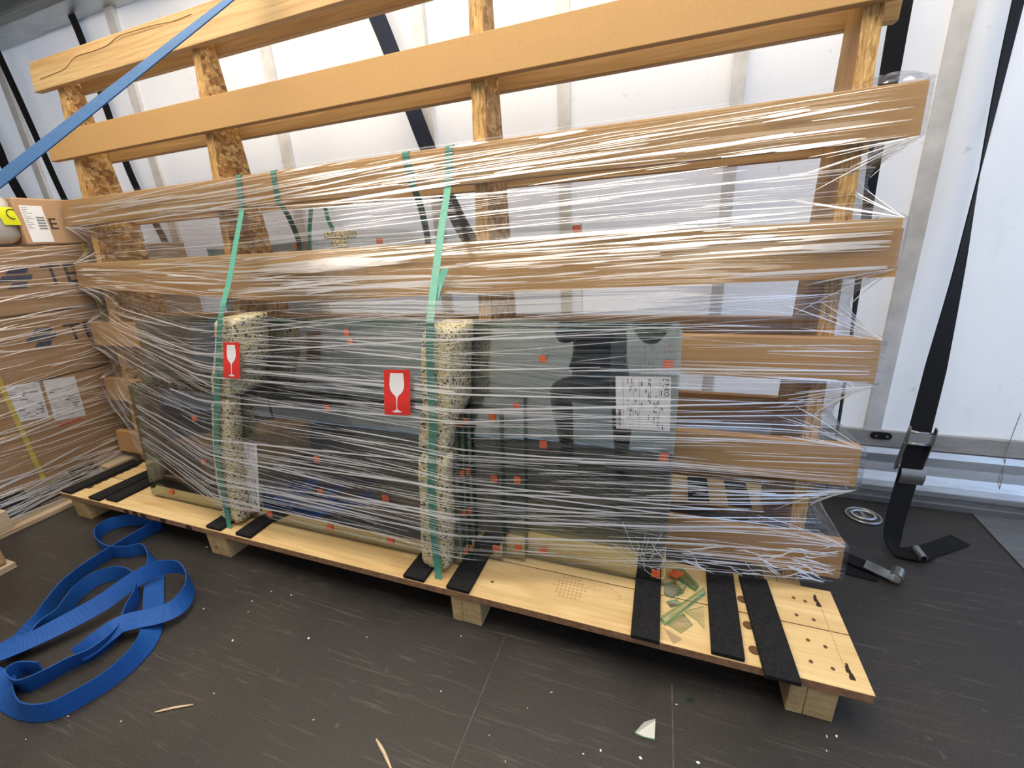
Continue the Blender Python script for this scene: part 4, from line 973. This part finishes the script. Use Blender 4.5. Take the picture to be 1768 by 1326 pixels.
hang([(-1.31, 1.66, 2.33), (-1.105, 1.70, 1.828), (-0.955, 1.70, 1.387), (-0.845, 1.70, 1.10), (-0.74, 1.70, 0.90), (-0.62, 1.70, 0.6)], [(1, 0, 0.3)] * 6, 0.068, 'navy', 'wide dark navy strap leaning across the curtain behind the middle upright')
hang([(0.525, 1.69, 2.33), (0.542, 1.69, 1.55), (0.546, 1.69, 1.39), (0.553, 1.69, 1.12), (0.583, 1.69, 0.66), (0.60, 1.69, 0.35), (0.60, 1.66, 0.06)], [(1, 0, 0), (1, 0, 0), (1, 0, 0), (1, 0.7, 0), (0.5, 1, 0), (0.5, 1, 0), (0.5, 1, 0)], 0.048, 'black', 'black strap hanging behind the right end of the rack')
# right-hand strap with over-centre buckle
bs = thing('buckle_strap', (0.745, 1.45, 0), 'black tensioning strap with steel buckle hanging in front of the white curtain at right', 'strap')
def rib(pts, sides, w, name, mat='black', th=0.0032):
    P = catmull(pts, 8); S = []
    for i in range(len(sides) - 1):
        for k in range(8): S.append(Vector(sides[i]).lerp(Vector(sides[i+1]), k / 8))
    S.append(Vector(sides[-1])); return MB().ribbon(P, S, w, th).build(name, mat, parent=bs)
rib([(0.770, 1.70, 2.33), (0.786, 1.69, 1.50), (0.803, 1.69, 1.10), (0.800, 1.65, 0.82), (0.765, 1.56, 0.56), (0.735, 1.49, 0.383)], [(1, 0.6, 0), (1, 0.9, 0), (0.5, 1, 0), (1, 0.8, 0), (1, 0.1, 0), (1, 0, 0)], 0.054, 'upper_webbing')
rib([(0.738, 1.492, 0.345), (0.737, 1.487, 0.30), (0.735, 1.480, 0.245)], [(1, 0, 0)] * 3, 0.054, 'buckle_webbing')
rib([(0.735, 1.485, 0.25), (0.723, 1.462, 0.19), (0.712, 1.440, 0.12), (0.709, 1.422, 0.05), (0.722, 1.405, 0.012), (0.758, 1.40, 0.012), (0.80, 1.42, 0.008)], [(1, 0, 0), (1, 0, 0), (1, 0.1, 0), (1, 0.3, 0), (0.6, 0.8, 0), (-0.3, 0.9, 0), (-0.5, 0.8, 0)], 0.052, 'lower_webbing')
rib([(0.745, 1.405, 0.006), (0.82, 1.445, 0.005), (0.93, 1.525, 0.005)], [(-0.55, 0.8, 0)] * 3, 0.050, 'webbing_tail')
for sx in (-1, 1):
    cx_ = 0.735 + sx * 0.031
    m = MB(); prof = [(0.0, 0.405), (0.012, 0.400), (0.014, 0.37), (0.006, 0.33), (-0.002, 0.27), (-0.014, 0.245), (-0.022, 0.25), (-0.016, 0.30), (-0.006, 0.36)]
    m.prism([(cx_ - 0.0015, 1.482 - dy, z) for dy, z in prof], (0.003, 0, 0)); m.build('buckle_side', 'steel', parent=bs, bevel=0.0006)
for z, yy, r in ((0.385, 1.476, 0.0035), (0.345, 1.482, 0.005), (0.255, 1.496, 0.0035)):
    m = MB(); m.tube([(0.702, yy, z), (0.768, yy, z)], r, 10); m.build('buckle_pin', 'steel', parent=bs, smooth=True)
m = MB(); rings = []
for i in range(9):
    t = i / 8; z = 0.268 - 0.052 * t; yy = 1.466 - 0.006 * math.sin(math.pi * t)
    rings.append([(0.706, yy, z), (0.766, yy, z), (0.766, yy + 0.003, z), (0.706, yy + 0.003, z)])
m.loft(rings).build('buckle_plate', 'steel', parent=bs)
m = MB(); rings = []
for i in range(12):
    t = i / 11; a = -0.6 + 4.2 * t; r = 0.012; cxp = Vector((0.772, 1.398, 0.018))
    rings.append([cxp + Vector((0.012*math.cos(a), 0.004*math.cos(a) + s_*0.024, 0.012*math.sin(a))) + Vector((0, 0, 0)) for s_ in (-1, 1)] + [cxp + Vector((0.009*math.cos(a), 0.003*math.cos(a) + s_*0.024, 0.009*math.sin(a))) for s_ in (1, -1)])
m.loft(rings).build('floor_hook', 'steel', parent=bs)
# short strap end with hook lying on the floor
hs = thing('hook_strap', (0.60, 1.32, 0), 'short black strap end with curled steel hook lying on the floor', 'strap')
def rib2(pts, side, w, name, mat='black', th=0.003): return MB().ribbon(catmull(pts, 6), side, w, th).build(name, mat, parent=hs)
h0 = onz(1446, 962, 0); h1 = onz(1500, 985, 0)
rib2([(h0.x - 0.06, h0.y + 0.03, 0.010), (h0.x, h0.y, 0.012), (h1.x, h1.y, 0.012)], (0.35, 1, 0), 0.046, 'webbing')
rib2([(h0.x - 0.02, h0.y - 0.045, 0.003), (h0.x + 0.03, h0.y - 0.055, 0.003), (h0.x + 0.075, h0.y - 0.06, 0.003)], (0.5, 1, 0), 0.05, 'webbing_end')
m = MB(); rings = []; ax = (h1 - h0).normalized(); pr = Vector((0.35, 1, 0)); pr = (pr - ax * pr.dot(ax)).normalized()
path = [(-0.012, 0.016), (0.015, 0.014), (0.040, 0.012), (0.056, 0.009)] + [(0.060 + 0.015 * math.sin(a), 0.024 - 0.015 * math.cos(a)) for a in (0.2, 0.7, 1.2, 1.7, 2.3, 2.9, 3.6, 4.3)]
for (u, z), hw in zip(path, [0.022] * 2 + [0.020] * 10):
    p = h1 + ax * u; p.z = z; rings.append([p + pr*hw, p - pr*hw, p - pr*hw + Vector((0, 0, 0.0028)), p + pr*hw + Vector((0, 0, 0.0028))])
m.loft(rings).build('hook', 'steel', parent=hs, smooth=False)
# recessed lashing ring and small rubber plate
lr = thing('lashing_ring', (0.696, 1.592, 0), 'oval steel lashing ring recessed in the floor near the curtain', 'lashing ring')
def ellring(rx, ry, r, z, name, mat):
    m = MB(); n = 28; rings = []
    for i in range(n + 1):
        a = 2 * math.pi * i / n; c = Vector((0.696 + rx*math.cos(a), 1.592 + ry*math.sin(a), z)); od = Vector((math.cos(a), math.sin(a), 0))
        rings.append([c + r * (math.cos(t)*od + math.sin(t)*Vector((0, 0, 1))) for t in (2*math.pi*k/8 for k in range(8))])
    m.loft(rings, True, False).build(name, mat, parent=lr, smooth=True)
ellring(0.050, 0.046, 0.005, 0.004, 'rim', 'steel'); ellring(0.034, 0.026, 0.005, 0.0075, 'ring', 'galv')
m = MB(); m.prism([(0.696 + 0.048*math.cos(a), 1.592 + 0.044*math.sin(a), 0.0006) for a in (2*math.pi*k/24 for k in range(24))], (0, 0, 0.001)); m.build('tray', 'floorplate', parent=lr)
m = MB(); m.box((0.690, 1.566, 0.0016), (0.702, 1.618, 0.008)); m.build('ring_bar', 'steel', parent=lr, bevel=0.001)
pl = thing('stop_plate', (0.758, WY - 0.012, 0.247), 'small black rubber plate with two screws on the rail tape', 'plate')
m = MB(); pc = ony(1521, 752, WY - 0.012); n = 10
poly = [(pc.x + (0.018 if k < n else -0.018) + 0.013*math.cos(-math.pi/2 + math.pi*(k if k < n else k - 0)/(n - 1) if k < n else math.pi/2 + math.pi*(k - n)/(n - 1)), WY - 0.0105, pc.z + 0.013*math.sin(-math.pi/2 + math.pi*k/(n - 1) if k < n else math.pi/2 + math.pi*(k - n)/(n - 1))) for k in range(2*n)]
m.prism(poly, (0, -0.007, 0)); m.build('plate', 'rubber', parent=pl, bevel=0.001)
for sx in (-0.016, 0.016): disc((pc.x + sx, WY - 0.0176, pc.z), 0.0045, (0, -1, 0), 'steel', 'screw', pl, 10, 0.0015)

# ------------------------------------------------------------------ carton stack at left
BX = -2.475
def carton(y0, y1, z0, z1, label, x0=-3.35, x1=BX, name='carton', mat='card', group='cartons in the wrapped stack at left'):
    o = thing(name, ((x0 + x1)/2, (y0 + y1)/2, z0), label, 'carton', group)
    MB().box((x0, y0, z0), (x1, y1, z1 - 0.003)).build('box_body', mat, parent=o, bevel=0.006)
    MB().box((x0 - 0.001, (y0+y1)/2 - 0.03, z1 - 0.003), (x1 + 0.001, (y0+y1)/2 + 0.03, z1 - 0.002)).build('packing_tape', 'card2', parent=o)
    return o
def print_x(parent, txt, y, z, size, x, mat='ink'):
    text_mb(txt, size, (x + 0.0012, y, z), (0, 1, 0), (0, 0, 1)).build('printed_letters', mat, parent=parent, kind='open')
pal = thing('pallet', (-2.85, 1.05, 0), 'wooden pallet under the film wrapped carton stack', 'pallet')
for y0 in (0.50, 0.74, 0.98, 1.22, 1.46): MB().box((-3.35, y0, 0.10), (-2.475, y0 + 0.15, 0.12)).build('deck_board', 'pallet_grey', parent=pal, bevel=0.002)
for x0, x1 in ((-3.35, -3.25), (-2.93, -2.83), (-2.48, -2.38)):
    MB().box((x0, 0.50, 0.0), (x1, 1.61, 0.020)).build('bottom_board', 'pallet_grey', parent=pal, bevel=0.002)
    for y0 in (0.50, 0.98, 1.46): MB().box((x0 + 0.005, y0 + 0.003, 0.0205), (x1 - 0.005, y0 + 0.145, 0.0995)).build('block', 'pallet_grey', parent=pal, bevel=0.002)
c1 = carton(0.46, 1.68, 0.122, 0.535, 'large bottom carton of the left stack with two taped documents')
c2 = carton(0.46, 1.68, 0.537, 0.808, 'middle carton of the left stack with dark arrow logo and letters TE')
c3 = carton(0.46, 1.68, 0.810, 1.076, 'upper wide carton of the left stack with blurred logo and letters TE')
for o, zl, yy, zsz in ((c2, 0.674, 1.060, 0.105), (c3, 0.918, 1.062, 0.115)):
    print_x(o, 'TE', yy, zl, zsz, BX)
    m = MB()
    for k, (ya, yb_, za, zb_) in enumerate(((0.955, 1.030, 0.052, 0.074), (0.925, 1.035, 0.024, 0.046), (0.945, 1.012, -0.004, 0.018))):
        X = BX + 0.0012; m.add([(X, ya, zl + za), (X, yb_ - 0.012, zl + za), (X, yb_, zl + zb_), (X, ya + 0.02, zl + zb_)], [(0, 1, 2, 3)])
    m.build('printed_logo', 'blueink', parent=o, kind='open')
def doc(y0, y1, z0, z1, skew, seed):
    R = random.Random(seed); X = BX + 0.0008
    P = lambda u, v, d: Vector((X + d, y0 + (y1 - y0)*u - skew*(1 - v)*0.3, z0 + (z1 - z0)*v - 0.014*u))
    m = MB(); m.hexa([P(0, 0, 0), P(0, 0, 0.0006), P(1, 0, 0.0006), P(1, 0, 0), P(0, 1, 0), P(0, 1, 0.0006), P(1, 1, 0.0006), P(1, 1, 0)]); s = m.build('document', 'paper', parent=c1, label='white document sheet')
    g = MB(); v = 0.93
    while v > 0.08:
        u = 0.08
        while u < 0.9:
            L = R.uniform(0.05, 0.3)
            if R.random() < 0.42: 
                hh = R.choice((0.012, 0.012, 0.03)); g.add([P(u, v - hh, 0.0012), P(min(.93, u + L), v - hh, 0.0012), P(min(.93, u + L), v, 0.0012), P(u, v, 0.0012)], [(0, 1, 2, 3)])
            u += L + 0.04
        v -= 0.055
    g.build('print', 'greyink', parent=s, kind='open')
doc(0.815, 0.918, 0.395, 0.548, 0.05, 1); doc(0.930, 1.034, 0.352, 0.535, 0.05, 2)
m = MB(); 
for k in range(4): m.box((BX + 0.001, 0.925 + 0.02*k, 0.325), (BX + 0.0018, 0.938 + 0.02*k, 0.337))
m.build('stamp', 'redink', parent=c1)
c4 = carton(1.062, 1.50, 1.079, 1.262, 'small carton with white label on top of the left stack', x0=-2.80, x1=-2.482, mat='card2', group=None)
print_x(c4, 'E', 1.150, 1.140, 0.062, -2.482)
P4 = lambda u, v, d: Vector((-2.4812 + d, 1.078 + 0.070*u, 1.088 + 0.142*v))
m = MB(); m.hexa([P4(0, 0, 0), P4(0, 0, 0.0006), P4(1, 0, 0.0006), P4(1, 0, 0), P4(0, 1, 0), P4(0, 1, 0.0006), P4(1, 1, 0.0006), P4(1, 1, 0)]); s4 = m.build('shipping_label', 'paper', parent=c4, label='white shipping label')
g = MB(); R = random.Random(9)
for k in range(12):
    v = 0.95 - 0.05*k; u1 = R.uniform(0.2, 0.5); g.add([P4(0.05, v - 0.012, 0.001), P4(u1, v - 0.012, 0.001), P4(u1, v, 0.001), P4(0.05, v, 0.001)], [(0, 1, 2, 3)])
for k in range(5):
    v = 0.70 - 0.075*k; g.add([P4(0.55, v - 0.045, 0.001), P4(0.93, v - 0.045, 0.001), P4(0.93, v, 0.001), P4(0.55, v, 0.001)], [(0, 1, 2, 3)])
g.build('print', 'greyink', parent=s4, kind='open')
# film-wrapped bundle on top of the stack
m = MB(); rings = []; R = random.Random(4)
for i in range(25):
    y = 0.50 + 0.558*i/24; cap = 0.94 if i in (0, 24) else (0.985 if i in (1, 23) else 1)
    ring = []
    for k in range(20):
        a = 2*math.pi*k/20; rx, rz = 0.215*cap, 0.098*cap; n_ = 5.5
        cx2 = math.copysign(abs(math.cos(a)) ** (2/n_), math.cos(a)); cz2 = math.copysign(abs(math.sin(a)) ** (2/n_), math.sin(a))
        ring.append((-2.70 + rx*cx2, y, 1.179 + rz*cz2 + 0.003*math.sin(7*a + y*30)))
    rings.append(ring)
tag(m.loft(rings).build('wrapped_bundle', 'bundlefilm', smooth=True), 'grey film wrapped bundle on the left stack beside the small carton', 'bundle')
def note(cx_, cz_, x, w, h, label, flat):
    o = thing('sticky_note', (x, cx_, cz_), label, 'note')
    m = MB(); rings = []
    for i in range(7):
        t = i / 6; bend = 0.02 * math.sin(t * 2.2)
        if flat: row = [(x - w/2 + w*t, cx_ - h/2, cz_ + 0.012*math.sin(math.pi*t)), (x - w/2 + w*t, cx_ + h/2, cz_ + 0.012*math.sin(math.pi*t))]
        else: row = [(x + bend*0.3, cx_ - w/2 + 0.012*(1 - t), cz_ - h/2 + h*t), (x + bend*0.3, cx_ + w/2 + 0.012*(1 - t), cz_ - h/2 + h*t)]
        rings.append(row + [(p[0] - (0 if flat else 0.0006), p[1], p[2] - (0.0006 if flat else 0)) for p in row[::-1]])
    m.loft(rings); m.build('paper', 'yellow', parent=o)
    g = MB()
    if flat: arc = [(x + 0.022*math.cos(a), cx_ + 0.016*math.sin(a), cz_ + 0.0135) for a in (0.6 + 0.45*k for k in range(10))]
    else: arc = [(x + 0.0075, cx_ + 0.018 + 0.016*math.cos(a), cz_ + 0.008 + 0.018*math.sin(a)) for a in (0.9 + 0.45*k for k in range(10))]
    g.tube(arc, 0.0016, 6); g.build('handwriting', 'ink', parent=o)
note(1.028, 1.188, -2.480, 0.050, 0.066, 'yellow paper note stuck on the wrapped bundle beside the small carton', False)
note(1.010, 1.290, -2.62, 0.12, 0.085, 'yellow paper note lying on top of the wrapped bundle', True)
for y, zt, zb_, lab in ((0.808, 0.60, 0.125, 'yellow strapping band left of the documents on the bottom carton'), (1.190, 0.90, 0.125, 'yellow strapping band right of the documents, half hidden by the rack')):
    pts = [(BX + 0.003, y + (0.05 if y > 1 else 0), 1.079)] + [(BX + 0.003, y + 0.003*math.sin(k) + (0.055 * (z - 0.4) if y > 1 else 0), z) for k, z in enumerate((0.95, 0.8, 0.6, 0.4, 0.25, 0.125))]
    tag(MB().ribbon(catmull(pts, 3), (0, 1, 0), 0.016, 0.001).build('yellow_band', 'yellow_band'), lab, 'strapping band')
# stretch film around the carton stack
bf = thing('carton_film', (-2.9, 1.05, 0.03), 'crinkled clear stretch film wrapped round the carton stack at left', 'stretch film')
def bfx(y, z): 
    return BX + 0.010 + (0.055 * max(0, (0.16 - z) / 0.13) if z < 0.16 else 0) + 0.003 * math.sin(9*z + 5*y)
m = MB(); NY, NZ = 40, 50
for i in range(NY + 1):
    for j in range(NZ + 1):
        y = 0.445 + 1.25*i/NY; z = 0.028 + 1.055*j/NZ; m.v.append(Vector((bfx(y, z), y, z))); m.uv[len(m.v) - 1] = (y, z)
for i in range(NY):
    for j in range(NZ): a = i*(NZ+1) + j; m.f.append([a, a + NZ + 1, a + NZ + 2, a + 1]); m.mi.append(0)
b0 = len(m.v)
for i in range(13):
    for j in range(NZ + 1):
        x = BX + 0.010 - 0.9*i/12; z = 0.028 + 1.055*j/NZ; m.v.append(Vector((x + (bfx(0.445, z) - BX - 0.010) * (1 - i/12), 0.445, z))); m.uv[len(m.v) - 1] = (x, z)
for i in range(12):
    for j in range(NZ): a = b0 + i*(NZ+1) + j; m.f.append([a, a + 1, a + NZ + 2, a + NZ + 1]); m.mi.append(0)
m.build('film_sheet', 'film_left', parent=bf, smooth=True, kind='open')
mb = MB(); R = random.Random(31)
for k in range(300):
    low = R.random() < 0.35; z = R.uniform(0.035, 0.20) if low else R.uniform(0.2, 1.07); y = R.uniform(0.46, 1.5); L = R.uniform(0.08, 0.6); sl = R.gauss(0.02, 0.07); path = []
    for j in range(9):
        yy = y + L*j/8; zz = z + sl*L*j/8 + 0.004*math.sin(yy*20 + k)
        if yy > 1.65 or zz < 0.03 or zz > 1.08: break
        path.append((Vector((bfx(yy, zz) + 0.002, yy, zz)), Vector((0, 0, 1)), Vector((1, 0, 0))))
    if len(path) > 3: crease(mb, path, R.uniform(0.0015, 0.0045) * (1.5 if low else 1))
mb.build('film_crease', 'crease', parent=bf, kind='stuff')
# corner of another wrapped load at the lower left edge
nl = thing('wrapped_carton', (-2.4, 0.3, 0), 'brown wrapped carton corner on a board at the lower left edge', 'carton')
c0 = onz(31, 979, 0)
MB().box((c0.x - 0.27, c0.y - 0.7, 0.0), (c0.x, c0.y, 0.022)).build('base_board', 'pallet_grey', parent=nl, bevel=0.002)
MB().box((c0.x - 0.27, c0.y - 0.7, 0.0225), (c0.x - 0.012, c0.y - 0.01, 0.20)).build('box_body', 'card', parent=nl, bevel=0.012)

# ------------------------------------------------------------------ photographer standing behind the camera (seen in the glass)
M['jacket'] = mat_plain('navy_jacket', (0.018, 0.045, 0.085), 0.8, 0, 0.25, 40); M['trousers'] = mat_plain('dark_trousers', (0.022, 0.022, 0.026), 0.85, 0, 0.2, 60)
M['skin'] = mat_plain('skin', (0.62, 0.38, 0.28), 0.55, 0, 0.06, 40); M['hair'] = mat_plain('dark_hair', (0.035, 0.022, 0.015), 0.7, 0, 0.3, 90); M['shoe'] = mat_plain('black_shoe', (0.012, 0.012, 0.012), 0.5, 0, 0.2, 40)
PX, PY = -0.36, -0.42

def person():
    o = thing('person', (PX, PY, 0), 'person crouching in navy jacket taking the photo, seen only as reflection in the glass', 'person')
    N = []; Ed = []
    def n(p, r, par=None):
        N.append((Vector(p), (r, r) if not isinstance(r, tuple) else r)); i_ = len(N) - 1
        if par is not None: Ed.append((par, i_))
        return i_
    X, Y = PX, PY
    pel = n((X, Y - 0.08, 0.46), (0.165, 0.125)); wa = n((X, Y - 0.05, 0.60), (0.160, 0.120), pel); ch = n((X, Y - 0.01, 0.78), (0.175, 0.125), wa)
    up = n((X, Y + 0.02, 0.92), (0.135, 0.090), ch); nk = n((X, Y + 0.045, 1.00), 0.055, up); hd0 = n((X, Y + 0.065, 1.065), (0.068, 0.078), nk); hd1 = n((X, Y + 0.075, 1.14), (0.078, 0.095), hd0); hd2 = n((X, Y + 0.068, 1.21), (0.070, 0.085), hd1)
    for s_ in (-1, 1):
        hp = n((X + s_*0.10, Y - 0.04, 0.44), 0.098, pel); kn = n((X + s_*0.17, Y + 0.24, 0.47), 0.066, hp); cf = n((X + s_*0.165, Y + 0.13, 0.30), 0.060, kn); an = n((X + s_*0.16, Y + 0.02, 0.10), 0.042, cf); he = n((X + s_*0.16, Y + 0.0, 0.045), 0.040, an); n((X + s_*0.175, Y + 0.17, 0.036), (0.034, 0.045), he)
        sh = n((X + s_*0.19, Y + 0.02, 0.91), 0.070, up); hx, hz = s_*0.082, 0.985
        el = n((X + s_*0.24 + 0.05, Y + 0.13, 0.74), 0.052, sh); fo = n(((X + s_*0.24 + 0.05 + hx)/2, (Y + 0.13 - 0.085)/2, 0.87), 0.042, el)
        wr = n((hx + s_*0.010, -0.095, hz - 0.022), (0.027, 0.022), fo); pa = n((hx + s_*0.006, -0.050, hz + 0.004), (0.034, 0.017), wr)
        for k, (dz, L) in enumerate(((0.028, 0.060), (0.010, 0.066), (-0.008, 0.062), (-0.026, 0.050))):
            a_ = n((hx + s_*0.010, -0.028, hz + dz), 0.0085, pa); b_ = n((hx + s_*0.006, -0.008, hz + dz), 0.008, a_); n((hx - s_*(L - 0.052), -0.004, hz + dz), 0.0072, b_)
        t_ = n((hx - s_*0.010, -0.058, hz + 0.030), 0.0105, pa); t2 = n((hx - s_*0.026, -0.048, hz + 0.042), 0.0095, t_); n((hx - s_*0.034, -0.034, hz + 0.046), 0.0085, t2)
    me = bpy.data.meshes.new('skeleton'); me.from_pydata([p for p, r in N], Ed, [])
    tmp = bpy.data.objects.new('skeleton', me); col.objects.link(tmp)
    sk = tmp.modifiers.new('skin', 'SKIN'); sk.use_smooth_shade = True
    for i_, (p, r) in enumerate(N): me.skin_vertices[0].data[i_].radius = r; me.skin_vertices[0].data[i_].use_root = (i_ == 0)
    sb = tmp.modifiers.new('sub', 'SUBSURF'); sb.levels = 2; sb.render_levels = 2
    bm_ = bpy.data.meshes.new_from_object(tmp.evaluated_get(bpy.context.evaluated_depsgraph_get()))
    bpy.data.objects.remove(tmp)
    b = bpy.data.objects.new('body', bm_); col.objects.link(b); b.parent = o; b.matrix_parent_inverse = Matrix.Translation(-ORG[o.name]); ORG[b.name] = ORG[o.name]
    bm_.materials.clear()
    for k in ('jacket', 'trousers', 'skin', 'shoe'): bm_.materials.append(M[k])
    for pl_ in bm_.polygons:
        c_ = pl_.center; pl_.use_smooth = True
        pl_.material_index = 2 if (c_.z > 0.99 and c_.y < -0.13 or c_.y > -0.105 and c_.z > 0.8) else 3 if c_.z < 0.085 else 1 if (c_.z < 0.44 or c_.y > PY + 0.10 and c_.z < 0.60) else 0
    hm = MB(); rings = []
    for i_ in range(9):
        a_ = math.pi * 0.5 * i_ / 8; z_ = 1.155 + 0.135 * math.sin(a_); r_ = max(0.004, math.cos(a_))
        rings.append([(X + 0.088*r_*math.cos(t), Y + 0.058 + 0.104*r_*math.sin(t), z_ - (0.05 if math.sin(t) < -0.2 else 0.0)*r_) for t in (2*math.pi*k/18 for k in range(18))])
    hm.loft(rings).build('hair', 'hair', parent=o, smooth=True)
    f_ = Y + 0.165
    m_ = MB(); m_.loft([[(X - 0.006, f_, 1.155), (X + 0.006, f_, 1.155), (X, f_ + 0.010, 1.155)], [(X - 0.017, f_, 1.107), (X + 0.017, f_, 1.107), (X, f_ + 0.026, 1.110)]]).build('nose', 'skin', parent=o, smooth=True)
    for s_ in (-1, 1):
        m_ = MB(); m_.prism([(X + s_*0.033 + 0.013*math.cos(t), f_ - 0.004, 1.150 + 0.006*math.sin(t)) for t in (2*math.pi*k/12 for k in range(12))], (0, 0.008, 0)); m_.build('eye', 'white', parent=o)
        m_ = MB(); m_.prism([(X + s_*0.083, Y + 0.06 + 0.018*math.cos(t), 1.13 + 0.030*math.sin(t)) for t in (2*math.pi*k/12 for k in range(12))], (s_*0.012, 0, 0)); m_.build('ear', 'skin', parent=o)
    m_ = MB(); m_.prism([(X + 0.026*math.cos(t), f_ - 0.006, 1.075 + 0.006*math.sin(t)) for t in (2*math.pi*k/12 for k in range(12))], (0, 0.010, 0)); m_.build('mouth', 'redink', parent=o)
    ph = MB(); ph.box((-0.074, -0.026, 0.945), (0.074, -0.018, 1.022))
    tag(ph.build('phone', 'rubber', bevel=0.003), 'black phone held in both hands by the person, behind the camera', 'phone')
person()
